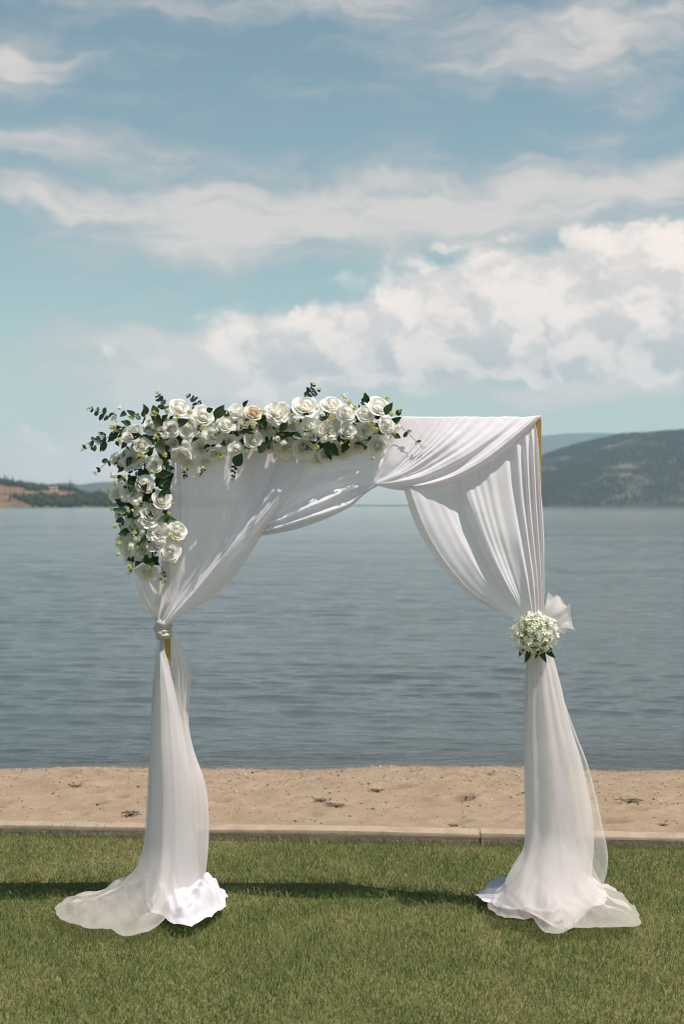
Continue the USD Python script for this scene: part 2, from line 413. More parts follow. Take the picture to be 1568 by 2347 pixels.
def conifer(h=10.0, r=1.9, seed=0):
    """A small far-off conifer: ragged tiers round a stem."""
    q = np.random.default_rng(seed)
    parts = []
    for k in range(5):
        z0, z1 = h * (0.08 + 0.17 * k), h * (0.34 + 0.165 * k)
        rr = r * (1 - 0.17 * k) * q.uniform(0.8, 1.15)
        a = np.linspace(0, 2 * np.pi, 7, endpoint=False) + q.uniform(0, 1)
        ring = np.stack([np.cos(a) * rr * q.uniform(0.65, 1.2, 7), np.sin(a) * rr * q.uniform(0.65, 1.2, 7), z0 + q.uniform(-.05, .05, 7) * h], 1)
        v = np.vstack([ring, [[0, 0, z1]]])
        f = np.array([[i, (i + 1) % 7, 7] for i in range(7)])
        parts.append((v, f))
    return join(parts)


def broadleaf(h=8.0, seed=0):
    m = trimesh.creation.icosphere(1, 1.0)
    v = np.array(m.vertices)
    v *= (0.7 + 0.6 * meshkit.noise(v * 2.3 + seed, seed))[:, None]
    return v * [h * 0.42, h * 0.42, h * 0.48] + [0, 0, h * 0.5], np.array(m.faces)


def tree_mat(name, a, b):
    return mat(name, {'o': ('object_info', {}), 'r': ('rgb_ramp', {'ramp': [(0, a), (1, b)]}), 'p': ('principled_bsdf', {'roughness': 1.0, 'specular_ior_level': 0.05})}, [('o.random', 'r.fac'), ('r.color', 'p.base_color')])


m_conifer = tree_mat('conifer_needles', (0.018, 0.029, 0.026), (0.042, 0.054, 0.042))
m_bush = tree_mat('far_foliage', (0.022, 0.038, 0.020), (0.05, 0.065, 0.03))
m_bark = mat('far_bark', {'p': ('principled_bsdf', {'base_color': (0.09, 0.06, 0.04), 'roughness': 1.0})})


def instancer(name, protos, pos, which, ang, scale, kind='stuff', label=None, cat=None, parent='/World'):
    pi = UsdGeom.PointInstancer.Define(stage, numbered(parent, name))
    paths = []
    for k, (mesh, m, smooth) in enumerate(protos):
        p = f'{pi.GetPath()}/shape_{k:03d}'
        usdkit.mesh(stage, p, mesh, m, smooth=smooth)
        paths.append(p)
    pi.CreatePrototypesRel().SetTargets([Sdf.Path(x) for x in paths])
    pi.CreateProtoIndicesAttr(Vt.IntArray.FromNumpy(np.asarray(which, np.int32)))
    pi.CreatePositionsAttr(Vt.Vec3fArray.FromNumpy(np.asarray(pos, np.float32)))
    h = np.asarray(ang, float) / 2
    pi.CreateOrientationsAttr(Vt.QuathArray([Gf.Quath(float(math.cos(x)), 0.0, 0.0, float(math.sin(x))) for x in h]))
    sc = np.asarray(scale, np.float32)
    pi.CreateScalesAttr(Vt.Vec3fArray.FromNumpy(np.repeat(sc[:, None], 3, 1) if sc.ndim == 1 else sc))
    return keys(pi.GetPrim(), label, cat, None, kind)


def on_hill(V, n, r, lo=0.03, hi=1.05, keep=None):
    """n random points over a hill's grid."""
    ny, nx = V.shape[:2]
    qi = r.uniform(lo * (ny - 1) / 1.35, hi * (ny - 1) / 1.35, n); xi = r.uniform(0, nx - 1.001, n)
    i, j = qi.astype(int), xi.astype(int)
    a, b = (qi - i)[:, None], (xi - j)[:, None]
    p = V[i, j] * (1 - a) * (1 - b) + V[i + 1, j] * a * (1 - b) + V[i, j + 1] * (1 - a) * b + V[i + 1, j + 1] * a * b
    if keep is not None:
        p = p[keep(p)]
    return p


tr = np.random.default_rng(31)
pts = on_hill(R_hill, 60000, tr, 0.0, 1.08)
dens = meshkit.fbm(np.stack([pts[:, 0] / 140, pts[:, 1] / 140, pts[:, 2] / 60], -1), 4, 3)
pts = pts[(dens + tr.uniform(-0.12, 0.12, len(pts)) < 0.55) & (pts[:, 2] > 1)]
n = len(pts)
instancer('hillside_forest', [(conifer(13, 2.6, 1), m_conifer, False), (conifer(11, 2.8, 2), m_conifer, False), (broadleaf(7, 3), m_bush, True)], pts - [0, 0, 0.5], tr.choice([0, 1, 2], n, p=[.45, .4, .15]), tr.uniform(0, 6.28, n), tr.uniform(0.6, 1.25, n))
pts = on_hill(L_hill, 16000, tr, 0.0, 1.1)
frac = np.clip(pts[:, 2] / 40, 0, 1)
xp = pts[:, 0] / (pts[:, 1] + CAMD) * FPX + 784
dens = meshkit.fbm(np.stack([pts[:, 0] / 60, pts[:, 1] / 120, 0 * frac], -1), 3, 8)
bare = (xp < 78 * (1 - frac / 0.62)) & (xp > -90)
crest = HORIZON - pts[:, 2] / (pts[:, 1] + CAMD) * FPX
thr = np.where(frac < 0.42, 0.72, np.where(frac > 0.74, 0.66, 0.52))
thr = np.where(xp > 215, 0.75, thr)
keepm = (dens + tr.uniform(-.1, .1, len(pts)) < thr) & ~(bare & (dens > 0.22))
pts = pts[keepm & (pts[:, 2] > 0.1)]
n = len(pts)
instancer('lakeside_wood', [(conifer(10, 2.4, 4), m_conifer, False), (conifer(8, 2.3, 5), m_conifer, False), (broadleaf(7, 6), m_bush, True)], pts - [0, 0, 0.3], tr.choice([0, 1, 2], n, p=[.35, .25, .4]), tr.uniform(0, 6.28, n), tr.uniform(0.7, 1.35, n))

# single trees that stand out on the left skyline, and the houses among them
def hill_point(V, px, q):
    ny, nx = V.shape[:2]
    i = int(q * (ny - 1) / 1.35)
    xs = V[i, :, 0] / (V[i, :, 1] + CAMD) * FPX + 784
    j = int(np.argmin(abs(xs - px)))
    return V[i, j]


def pine(px, q, h, label, seed):
    p = hill_point(L_hill, px, q)
    t = thing('pine_tree', label, 'tree', p - [0, 0, 0.4], 'pines on the far left shore')
    obj('trunk', tube([[0, 0, 0], [0, 0, h * 0.5], [0, 0, h * 0.9]], [0.3, 0.2, 0.05], 6), m_bark, t)
    obj('crown', conifer(h, h * 0.21, seed), m_conifer, t)


pine(10, 0.95, 20, 'dark pine at the far left edge of the skyline across the lake', 41)
pine(18, 0.95, 17, 'dark pine just right of the one at the left edge of the skyline', 42)
pine(28, 0.97, 18, 'third dark pine from the left edge on the far skyline', 43)
pine(160, 0.9, 23, 'tall pine standing above the other trees left of the flower garland', 44)
pine(168, 0.92, 19, 'pine close to the right side of the tallest far pine', 45)
pine(231, 0.75, 19, 'dark pine behind the small white house on the far shore', 46)
pine(258, 0.8, 17, 'pine just left of the brown bare slope beside the garland', 47)
pine(21, 0.2, 17, 'lone dark pine in front of the tan bare slope at the shoreline', 48)

m_wall_far = mat('pale_house_wall', {'p': ('principled_bsdf', {'base_color': (0.62, 0.55, 0.46), 'roughness': 0.9})})
m_roof_far = mat('brown_house_roof', {'p': ('principled_bsdf', {'base_color': (0.26, 0.15, 0.12), 'roughness': 0.9})})
m_pane_far = mat('house_window', {'p': ('principled_bsdf', {'base_color': (0.05, 0.06, 0.07), 'roughness': 0.15})})


def house(px, q, w, dpt, h, label, lift=1.5):
    p = hill_point(L_hill, px, q)
    t = thing('house', label, 'house', p + [0, 0, -1.0 + lift])
    obj('wall', box([-w / 2, -dpt / 2, -2.5], [w / 2, dpt / 2, h]), m_wall_far, t)
    for k in (-0.28, 0.05, 0.3):
        obj('window', box([w * k - 0.7, -dpt / 2 - 0.06, h * 0.35], [w * k + 0.7, -dpt / 2 + 0.05, h * 0.75]), m_pane_far, t)
    rv = np.array([[-w / 2 - .5, -dpt / 2 - .6, h], [w / 2 + .5, -dpt / 2 - .6, h], [w / 2 + .5, dpt / 2 + .6, h], [-w / 2 - .5, dpt / 2 + .6, h], [-w / 2 - .5, 0, h + dpt * .33], [w / 2 + .5, 0, h + dpt * .33]])
    obj('roof', (rv, np.array([[0, 1, 5], [0, 5, 4], [2, 3, 4], [2, 4, 5], [0, 4, 3], [1, 2, 5], [0, 3, 2], [0, 2, 1]])), m_roof_far, t)


house(145, 0.45, 8, 7, 5, 'small pale house low among the trees on the left far shore')
house(121, 0.72, 16, 9, 4.5, 'wide brown roofed house near the skyline of the left far shore')

# ---- haze
m_haze = mat('lake_haze', {'v': ('principled_volume', {'color': (0.62, 0.84, 1.0), 'density': 5.6e-5, 'anisotropy': 0.0})}, surface=None, volume='v.volume')
obj('haze', box([-17000, -2600, -6], [17000, 17500, 950]), m_haze, kind='stuff')

# ---------------------------------------------------------------- kerb
def wood(name, a, b, scale, rough=0.9):
    return mat(name, {'t': ('texture_coordinate', {}), **POSN, 'mp': ('mapping', {'scale': (2.0 * scale, 16.0 * scale, 22.0 * scale), 'rotation': (0, 0, -KA)}), 'n': ('noise_texture', {'scale': 1.0, 'detail': 7.0, 'roughness': 0.7}), 'n2': ('noise_texture', {'scale': 7.0, 'detail': 4.0}),
                      'mx': ('mix', {'mix_type': 'mix', 'fac': 0.4}), 'r': ('rgb_ramp', {'ramp': [(0.3, a), (0.7, b)]}), 'b': ('bump', {'strength': 0.5, 'distance': 0.006}), 'p': ('principled_bsdf', {'roughness': rough, 'specular_ior_level': 0.2})},
               [('g.position', 'mp.vector'), ('mp.vector', 'n.vector'), ('g.position', 'n2.vector'), ('n.fac', 'mx.color1'), ('n2.fac', 'mx.color2'), ('mx.color', 'r.fac'), ('r.color', 'p.base_color'), ('n.fac', 'b.height'), ('b.normal', 'p.normal')])


m_kerb = mat('weathered_kerb', {**POSN, 'mp': ('mapping', {'scale': (3.0, 40.0, 60.0), 'rotation': (0, 0, -KA)}), 'n': ('noise_texture', {'scale': 1.0, 'detail': 8.0, 'roughness': 0.7}), 'n2': ('noise_texture', {'scale': 9.0, 'detail': 5.0, 'roughness': 0.65}),
                                'mx': ('mix', {'mix_type': 'mix', 'fac': 0.5}), 'r': ('rgb_ramp', {'ramp': [(0.3, (0.12, 0.095, 0.075)), (0.5, (0.21, 0.168, 0.132)), (0.7, (0.32, 0.26, 0.20))]}),
                                'rs': ('rgb_ramp', {'ramp': [(0.3, (0.26, 0.20, 0.145)), (0.7, (0.38, 0.30, 0.225))]}), 'sx': ('separate_xyz', {}), 'up': ('map_range', {'range_type': 'smoothstep', 'from_min': 0.25, 'from_max': 0.75, 'clamp': True}), 'dust': ('mix', {'mix_type': 'mix'}),
                                'b': ('bump', {'strength': 0.7, 'distance': 0.008}), 'p': ('principled_bsdf', {'roughness': 0.95, 'specular_ior_level': 0.1})},
             [('g.position', 'mp.vector'), ('mp.vector', 'n.vector'), ('g.position', 'n2.vector'), ('n.fac', 'mx.color1'), ('n2.fac', 'mx.color2'), ('mx.color', 'r.fac'), ('n2.fac', 'rs.fac'), ('g.true_normal', 'sx.vector'), ('sx.z', 'up.value'), ('up.result', 'dust.fac'),
              ('r.color', 'dust.color1'), ('rs.color', 'dust.color2'), ('dust.color', 'p.base_color'), ('mx.color', 'b.height'), ('b.normal', 'p.normal')])


def kerb_block(s0, s1, seed):
    q = np.random.default_rng(seed)
    n = max(4, int((s1 - s0) / 0.06))
    s = np.linspace(s0, s1, n)
    prof = [(0.0, -0.14), (0.0, 0.030), (0.010, 0.046), (0.030, 0.050), (0.105, 0.050), (0.122, 0.046), (0.128, 0.032), (0.128, -0.14)]
    V = []
    for i, a in enumerate(s):
        row = []
        for k, (t, z) in enumerate(prof):
            w = 0.003 * (meshkit.noise(np.array([[a * 6, k * 0.7, seed]]), 1)[0] - 0.5) + 0.006 * (meshkit.noise(np.array([[a * 1.4, k * 0.3, seed]]), 2)[0] - 0.5)
            row.append(K(a, t + w, z + w * (k in (2, 3, 4, 5))))
        V.append(row)
    V = np.array(V)
    v, f = grid(V, closed=True, flip=False)
    m = len(prof)
    c0, c1 = len(v), len(v) + 1
    v = np.vstack([v, V[0].mean(0), V[-1].mean(0)])
    e = len(v) - 2 - m
    caps = [[c0, (k + 1) % m, k] for k in range(m)] + [[c1, e + k, e + (k + 1) % m] for k in range(m)]
    return v, np.vstack([f, caps])


kerb = thing('kerb', 'low weathered kerb of long blocks between the lawn and the beach', 'kerb')
joint = (1098 - 784) / FPX * 7.05
cuts = [-14.0, -10.7, -7.3, joint - 4.30, joint - 1.62, joint, joint + 2.5, 6.2, 9.4, 13.0]
for k, (a, b) in enumerate(zip(cuts[:-1], cuts[1:])):
    obj('kerb_block', kerb_block(a + 0.005, b - 0.005, k), m_kerb, kerb, smooth=35)

# ---------------------------------------------------------------- lawn grass (mown blades, dry ones among them)
m_grass = mat('grass_blade', {**POSN, 'tn': ('attribute', {'attribute': 'tone'}), 'n': ('noise_texture', {'scale': 2.3, 'detail': 5.0, 'roughness': 0.65}), 'n2': ('noise_texture', {'scale': 10.0, 'detail': 3.0}),
                              's1': ('math', {'math_type': 'multiply_add', 'value2': 1.10, 'value3': -0.57}), 's2': ('math', {'math_type': 'multiply_add', 'value2': 0.55, 'value3': -0.27}), 's3': ('math', {'math_type': 'multiply_add', 'value2': 0.80, 'value3': 0.0}),
                              'a1': ('math', {'math_type': 'add'}), 'a2': ('math', {'math_type': 'add'}), 'sx': ('separate_xyz', {}),
                              'edge': ('map_range', {'from_min': 0.2, 'from_max': 1.2, 'to_min': 0.0, 'to_max': 0.10, 'clamp': True}), 'a3': ('math', {'math_type': 'add'}),
                              'r': ('rgb_ramp', {'ramp': [(0.0, (0.068, 0.120, 0.028)), (0.25, (0.118, 0.178, 0.044)), (0.48, (0.185, 0.238, 0.072)), (0.64, (0.255, 0.260, 0.100)), (0.80, (0.41, 0.35, 0.180)), (1.0, (0.50, 0.42, 0.24))]}),
                              'd': ('principled_bsdf', {'roughness': 0.55, 'specular_ior_level': 0.25}), 't': ('translucent_bsdf', {}), 'mx': ('mix_closure', {'fac': 0.45})},
              [('g.position', 'n.vector'), ('g.position', 'n2.vector'), ('n.fac', 's1.value1'), ('n2.fac', 's2.value1'), ('tn.fac', 's3.value1'), ('s1.value', 'a1.value1'), ('s2.value', 'a1.value2'), ('a1.value', 'a2.value1'), ('s3.value', 'a2.value2'),
               ('g.position', 'sx.vector'), ('sx.y', 'edge.value'), ('a2.value', 'a3.value1'), ('edge.result', 'a3.value2'), ('a3.value', 'r.fac'),
               ('r.color', 'd.base_color'), ('r.color', 't.color'), ('d.BSDF', 'mx.closure1'), ('t.BSDF', 'mx.closure2')], surface='mx.closure')


def grass_patch(n, size, seed):
    q = np.random.default_rng(seed)
    x, y = q.uniform(0, size, n), q.uniform(0, size, n)
    h = q.gamma(7, 0.0215 / 7, n) * np.where(q.uniform(size=n) < 0.05, 1.6, 1.0)
    wdt = q.uniform(0.0016, 0.0032, n)
    az, face = q.uniform(0, 2 * np.pi, n), q.uniform(0, 2 * np.pi, n)
    lean = np.abs(q.normal(0, 0.75, n)) + 0.15
    lying = q.uniform(size=n) < 0.2
    lean = np.where(lying, q.uniform(1.1, 1.45, n), lean)
    h = np.minimum(h, 0.055)
    V = np.zeros((n, 5, 3))
    base = np.stack([x, y, np.where(lying, q.uniform(0.004, 0.026, n), -0.012)], 1)
    side = np.stack([np.cos(face), np.sin(face), 0 * face], 1) * wdt[:, None] / 2
    d1 = np.stack([np.sin(lean * .55) * np.cos(az), np.sin(lean * .55) * np.sin(az), np.cos(lean * .55)], 1)
    d2 = np.stack([np.sin(lean * 1.4) * np.cos(az), np.sin(lean * 1.4) * np.sin(az), np.cos(lean * 1.4)], 1)
    d2[:, 2] = np.where(lying, d2[:, 2] * 0.1, d2[:, 2])
    mid = base + d1 * h[:, None] * 0.55
    tip = mid + d2 * h[:, None] * 0.5
    V[:, 0], V[:, 1], V[:, 2], V[:, 3], V[:, 4] = base - side, base + side, mid + side * .8, mid - side * .8, tip
    f = (np.arange(n) * 5)[:, None, None] + np.array([[0, 1, 2], [0, 2, 3], [3, 2, 4]])[None]
    return V.reshape(-1, 3) - [size / 2, size / 2, 0], f.reshape(-1, 3)


PS = 0.4
gr = np.random.default_rng(77)
pos, which, ang = [], [], []
for i in range(-13, 13):
    for j in range(0, 11):
        pos.append(K((i + .5) * PS, -(j + .5) * PS + 0.012)); which.append(gr.integers(0, 6)); ang.append(KA + gr.integers(0, 4) * np.pi / 2)
lawn_grass = instancer('lawn_grass', [(grass_patch(3000, PS, 100 + k), m_grass, False) for k in range(6)], pos, which, ang, np.ones(len(pos)),
                       label='short mown green grass with dry straw coloured blades in front of the kerb', cat='grass')
for k in range(6):
    pr = UsdGeom.PrimvarsAPI(stage.GetPrimAtPath(f'{lawn_grass.GetPath()}/shape_{k:03d}')).CreatePrimvar('tone', Sdf.ValueTypeNames.FloatArray, 'vertex')
    pr.Set(Vt.FloatArray.FromNumpy(np.repeat(np.random.default_rng(500 + k).uniform(0, 1, 3000), 5).astype(np.float32)))
# one taller tuft at the kerb
tuft_v, tuft_f = grass_patch(260, 0.30, 300)
tuft_v = tuft_v * [1.0, 0.35, 1.9]
m_tuft = mat('tuft_blade', {'p': ('principled_bsdf', {'base_color': (0.07, 0.16, 0.03), 'roughness': 0.5})})
tuft = thing('grass_tuft', 'bright green taller grass tuft against the kerb left of the arch', 'grass tuft', G(190, 1906, 0.0) + [0, -0.06, 0], rz=math.degrees(KA))
obj('blades', (tuft_v, tuft_f), m_tuft, tuft, kind='stuff')

# pebbles and dry weed on the sand
m_pebble = mat('pebble', {'o': ('object_info', {}), 'r': ('rgb_ramp', {'ramp': [(0, (0.07, 0.06, 0.055)), (0.5, (0.22, 0.17, 0.13)), (0.85, (0.32, 0.26, 0.20)), (1, (0.45, 0.40, 0.34))]}), 'p': ('principled_bsdf', {'roughness': 0.8})}, [('o.random', 'r.fac'), ('r.color', 'p.base_color')])


def pebble(seed):
    m = trimesh.creation.icosphere(1, 1.0)
    v = np.array(m.vertices)
    v *= (0.75 + 0.5 * meshkit.noise(v * 1.7 + seed * 3.1, seed))[:, None]
    return v * [1, 0.8, 0.55], np.array(m.faces)


n = 16000
s, q = gr.uniform(-4.5, 4.5, n), gr.beta(1.6, 1.0, n)
t = 0.16 + q * (shore_t(s) - 0.12)
z = sand_z(s, t)
pos = KO + s[:, None] * KS + t[:, None] * KT
pos[:, 2] = z + 0.001
sc = np.clip(gr.gamma(2.0, 0.0018, n), 0.0015, 0.011)
instancer('beach_pebbles', [(pebble(k), m_pebble, True) for k in range(3)], pos, gr.integers(0, 3, n), gr.uniform(0, 6.28, n), sc, label='small scattered pebbles and grit on the sand', cat='pebbles')

m_weed = mat('dried_weed', {'p': ('principled_bsdf', {'base_color': (0.18, 0.13, 0.09), 'roughness': 0.9})})


def sand_point(px, py):
    """The point of the sloping sand seen at a spot of the photograph."""
    ray = P(px, py, 0.0) - np.array([0, -CAMD, EYE])
    for k in np.linspace(1.15, 2.0, 1500):
        p = np.array([0, -CAMD, EYE]) + ray * k
        rel = p - KO
        s, t = rel @ KS, rel @ KT
        if t > 0.135 and p[2] <= sand_z(np.array([s]), np.array([t]))[0]:
            return p
    return p


def weed(px, py, size, seed, label):
    q = np.random.default_rng(seed)
    p = sand_point(px, py)
    t = thing('dried_weed', label, 'weed clump', p, 'dried weed clumps on the sand')
    twigs = []
    for k in range(22):
        a, r = q.uniform(0, 6.28), size * q.uniform(0.4, 1.0)
        e = np.array([math.cos(a) * r, math.sin(a) * r * 0.6, size * q.uniform(0.02, 0.22)])
        mid = e * 0.5 + [q.normal(0, .3) * size, q.normal(0, .15) * size, size * 0.16]
        twigs.append(tube([[0, 0, 0.0], mid, e], [0.0035, 0.003, 0.0015], 5))
    obj('twigs', join(twigs), m_weed, t, kind='stuff')
    lv = []
    for k in range(6):
        c = np.array([q.normal(0, .4), q.normal(0, .25), 0.15]) * size
        u, w = q.normal(0, 1, 3), q.normal(0, 1, 3)
        u, w = u / np.linalg.norm(u) * size * .22, w / np.linalg.norm(w) * size * .10
        lv.append((np.array([c - u, c + w, c + u, c - w]), np.array([[0, 1, 2], [0, 2, 3]])))
    obj('leaves', join(lv), m_weed, t, kind='stuff')


weed(862, 1814, 0.055, 1, 'dark dried weed clump in the middle of the sand, right of the arch centre')
weed(770, 1850, 0.075, 2, 'broad brown weed clump on the sand left of the arch centre, nearest the kerb')
weed(736, 1836, 0.05, 3, 'brown weed clump lying behind and left of the broad one on the sand')
weed(1442, 1840, 0.085, 6, 'spread dark twiggy weed clump on the sand at the far right')
weed(1520, 1892, 0.035, 7, 'small dark weed knot beside the kerb at the right edge')
weed(175, 1803, 0.04, 8, 'small dark weed scrap near the water on the left sand')
weed(300, 1868, 0.075, 10, 'brown weed clump on the sand just left of the left drape')
weed(1040, 1893, 0.035, 12, 'small dark weed lump against the kerb in front of its joint')

# ---------------------------------------------------------------- the arch frame
m_gold = mat('gold_frame', {'p': ('principled_bsdf', {'base_color': (0.46, 0.28, 0.075), 'roughness': 0.45, 'metallic': 0.35})})
arch = thing('wedding_arch', 'square golden metal arch frame standing under the white drapes on the lawn', 'arch', (0, 0, 0))
PXL, PXR, PYT = 382.0, 1231.5, 957.0
xl, xr, zt = P(PXL, 0)[0], P(PXR, 0)[0], P(0, PYT)[2]
TH = 0.0155
for x in (xl, xr):
    obj('post', box([x - TH, -TH, -0.03], [x + TH, TH, zt - 0.002], 0.003), m_gold, arch)
obj('crossbeam', box([xl + TH, -TH, zt - 0.032], [xr - TH, TH, zt - 0.002], 0.003), m_gold, arch)
for x in (xl, xr):
    obj('base_plate', box([x - 0.06, -0.11, 0.0], [x + 0.06, 0.11, 0.012], 0.003), m_gold, arch)


# ---------------------------------------------------------------- cloth
def fabric(name, color, alpha, trans=0.35, rough=0.85, weave=900.0):
    return mat(name, {**POSN, 'n': ('noise_texture', {'scale': 60.0, 'detail': 3.0}), 'b': ('bump', {'strength': 0.12, 'distance': 0.004}),
                      'd': ('principled_bsdf', {'base_color': color, 'roughness': rough, 'specular_ior_level': 0.05, 'sheen_weight': 0.05}), 't': ('translucent_bsdf', {'color': color}),
                      'm': ('mix_closure', {'fac': trans}), 'tr': ('transparent_bsdf', {}), 'o': ('mix_closure', {'fac': alpha})},
               [('g.position', 'n.vector'), ('n.fac', 'b.height'), ('b.normal', 'd.normal'), ('d.BSDF', 'm.closure1'), ('t.BSDF', 'm.closure2'), ('tr.BSDF', 'o.closure1'), ('m.closure', 'o.closure2')], surface='o.closure')


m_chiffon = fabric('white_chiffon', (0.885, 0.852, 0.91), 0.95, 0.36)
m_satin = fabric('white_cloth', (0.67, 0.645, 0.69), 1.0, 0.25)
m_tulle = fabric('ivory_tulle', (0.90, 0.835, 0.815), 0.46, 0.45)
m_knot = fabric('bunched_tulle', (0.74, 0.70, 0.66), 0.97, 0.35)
m_tulle_thin = fabric('thin_tulle', (0.90, 0.835, 0.815), 0.33, 0.45)


def pleats(u, freq, seed, sharp=1.0):
    """Rounded fold profile over u with uneven widths; range about -1..1."""
    ph = freq * u + 1.6 * (meshkit.noise(np.stack([u * freq * 0.33, 0 * u, 0 * u], -1), seed) - 0.5)
    s = np.sin(2 * np.pi * ph)
    s = np.sign(s) * np.abs(s) ** sharp
    w = 0.45 + 1.1 * meshkit.noise(np.stack([u * freq * 0.7, 0 * u + 5, 0 * u], -1), seed + 1)
    return s * w


def sheet(guides, nu, nv, us=None):
    """A cloth through guide threads: each a list of (photo x, photo y, depth)."""
    G3 = []
    for g in guides:
        w = np.array([P(*p) for p in g])
        G3.append(spline_line(w, nv))
    G3 = np.array(G3)
    us = np.linspace(0, 1, len(guides)) if us is None else np.asarray(us)
    return PchipInterpolator(us, G3, axis=0)(np.linspace(0, 1, nu)).transpose(1, 0, 2)     # nv, nu, 3


def push(V, amount):
    """Moves a sheet along its smoothed normals (towards the camera when positive)."""
    S = np.stack([gaussian_filter(V[..., k], 4, mode='nearest') for k in range(3)], -1)
    du, dv = np.gradient(S, axis=1), np.gradient(S, axis=0)
    n = np.cross(du, dv)
    n /= np.linalg.norm(n, axis=2, keepdims=True) + 1e-12
    n *= np.where(n[..., 1:2] > 0, -1, 1)
    n = n * 0.35 + np.array([0, -0.65, 0])
    return V + n * amount[..., None]


def crinkle(V, scale, amp, seed):
    return amp * (meshkit.fbm(V * scale, 3, seed) - 0.5)


def uvgrid(V):
    nv, nu = V.shape[:2]
    return np.meshgrid(np.linspace(0, 1, nu), np.linspace(0, 1, nv))


def smoothstep(a, b, x):
    q = np.clip((x - a) / (b - a), 0, 1)
    return q * q * (3 - 2 * q)


def over_beam(V, rows=5):
    """Carries the first row of a hanging sheet up over the beam and down behind it."""
    top = V[0]
    add = []
    for k, (dy, dz) in enumerate([(TH * 2 + .012, -.05), (TH * 2 + .010, -0.003), (TH + .006, .004), (.003, .0025)]):
        r = top.copy(); r[:, 1] += dy; r[:, 2] += dz
        add.append(r)
    return np.concatenate([np.array(add), V], 0)


drape_group = None
# left curtain, gathered at the left post
b = -0.022
L = [
    [(386, 958, b), (386, 1100, b - .005), (384, 1200, b), (370, 1290, b), (364, 1380, b), (362, 1432, -.02)],
    [(455, 958, b), (450, 1100, b - .004), (436, 1235, b - .006), (405, 1350, b - .006), (380, 1405, b - .01), (368, 1434, -.03)],
    [(540, 958, b), (528, 1090, b - .006), (494, 1230, b - .012), (430, 1350, b - .012), (390, 1408, b - .012), (371, 1435, -.033)],
    [(640, 958, b), (612, 1075, b - .010), (552, 1205, b - .028), (455, 1345, b - .03), (396, 1410, b - .016), (373, 1436, -.034)],
    [(720, 958, b), (676, 1068, b - .030), (634, 1138, b - .070), (532, 1255, b - .075), (455, 1348, b - .05), (376, 1437, -.034)],
    [(740, 958, b), (692, 1080, b - .025), (640, 1155, b - .055), (560, 1258, b - .058), (468, 1362, b - .035), (378, 1438, -.03)],
    [(760, 958, b), (704, 1085, b - .010), (640, 1170, b - .020), (592, 1240, b - .015), (545, 1312, b - .010), (480, 1375, b - .004), (404, 1416, -.02), (380, 1438, -.02)],
]
V = sheet(L, 230, 200, [0, .18, .36, .56, .76, .86, 1.0])
U, W = uvgrid(V)
amp = 0.009 * smoothstep(0.0, 0.15, W) * (1 - 0.6 * W) * smoothstep(0.80, 0.62, U) + 0.001
V = push(V, amp * pleats(U + 0.03 * np.sin(W * 5), 5.3, 3) + 0.0028 * pleats(U + .01 * np.sin(W * 9), 15, 8) * (1 - W) ** 0.7 * smoothstep(.9, .7, U) + crinkle(V * [1, 1, .5], 14, .006, 4))
left_curtain = thing('drape', 'white chiffon curtain hung from the beam and gathered at the left post', 'drape')
obj('panel', grid(over_beam(V)), m_chiffon, left_curtain, smooth=True)

# right curtain, gathered at the right post
R = [
    [(905, 960, b), (912, 1050, b - .02), (928, 1128, b - .035), (952, 1200, b - .04), (1002, 1284, b - .035), (1062, 1351, b - .03), (1130, 1396, b - .015), (1196, 1422, -.02), (1218, 1440, -.02)],
    [(918, 960, b), (926, 1060, b - .05), (946, 1135, b - .085), (974, 1210, b - .098), (1022, 1290, b - .088), (1082, 1356, b - .06), (1146, 1398, b - .03), (1220, 1440, -.03)],
    [(975, 960, b), (990, 1080, b - .045), (1016, 1160, b - .072), (1060, 1250, b - .078), (1110, 1330, b - .062), (1166, 1390, b - .03), (1222, 1440, -.034)],
    [(1015, 960, b), (1042, 1100, b - .030), (1066, 1180, b - .045), (1110, 1280, b - .042), (1150, 1350, b - .035), (1190, 1402, b - .018), (1224, 1440, -.03)],
    [(1042, 960, b), (1064, 1100, b - .055), (1088, 1180, b - .082), (1128, 1280, b - .078), (1164, 1350, b - .055), (1200, 1405, b - .025), (1225, 1440, -.034)],
    [(1100, 960, b), (1122, 1100, b - .050), (1146, 1210, b - .062), (1172, 1300, b - .045), (1195, 1370, b - .035), (1210, 1410, b - .02), (1227, 1440, -.034)],
    [(1155, 960, b), (1172, 1100, b - .030), (1192, 1220, b - .042), (1208, 1320, b - .045), (1218, 1390, b - .03), (1229, 1440, -.034)],
    [(1205, 960, b), (1215, 1100, b - .028), (1224, 1230, b - .03), (1231, 1330, b - .025), (1233, 1400, b - .016), (1232, 1440, -.03)],
    [(1227, 962, b), (1231, 1000, b - .004), (1236, 1080, b - .008), (1243, 1170, b - .006), (1247, 1260, b), (1247, 1350, b), (1244, 1410, b), (1238, 1440, -.01)],
    [(1222, 964, .02), (1224, 1010, .02), (1230, 1080, .026), (1242, 1170, .02), (1247, 1260, .02), (1247, 1350, .02), (1245, 1410, .018), (1240, 1440, .012)],
]
V = sheet(R, 260, 210, [0, .05, .20, .33, .39, .56, .68, .82, .94, 1.0])
U, W = uvgrid(V)
amp = (0.0005 + 0.009 * smoothstep(0.55, 0.75, U)) * smoothstep(0.0, 0.2, W) * (1 - 0.6 * W) * smoothstep(1.0, 0.92, U)
V = push(V, amp * pleats(U + 0.02 * np.sin(W * 4), 12, 12) + 0.0012 * pleats(U, 19, 18) * (1 - W) ** .5 + crinkle(V * [1, 1, .5], 12, .007, 14))
right_curtain = thing('drape', 'white chiffon curtain hung from the beam and gathered at the right post', 'drape')
obj('panel', grid(over_beam(V)), m_chiffon, right_curtain, smooth=True)

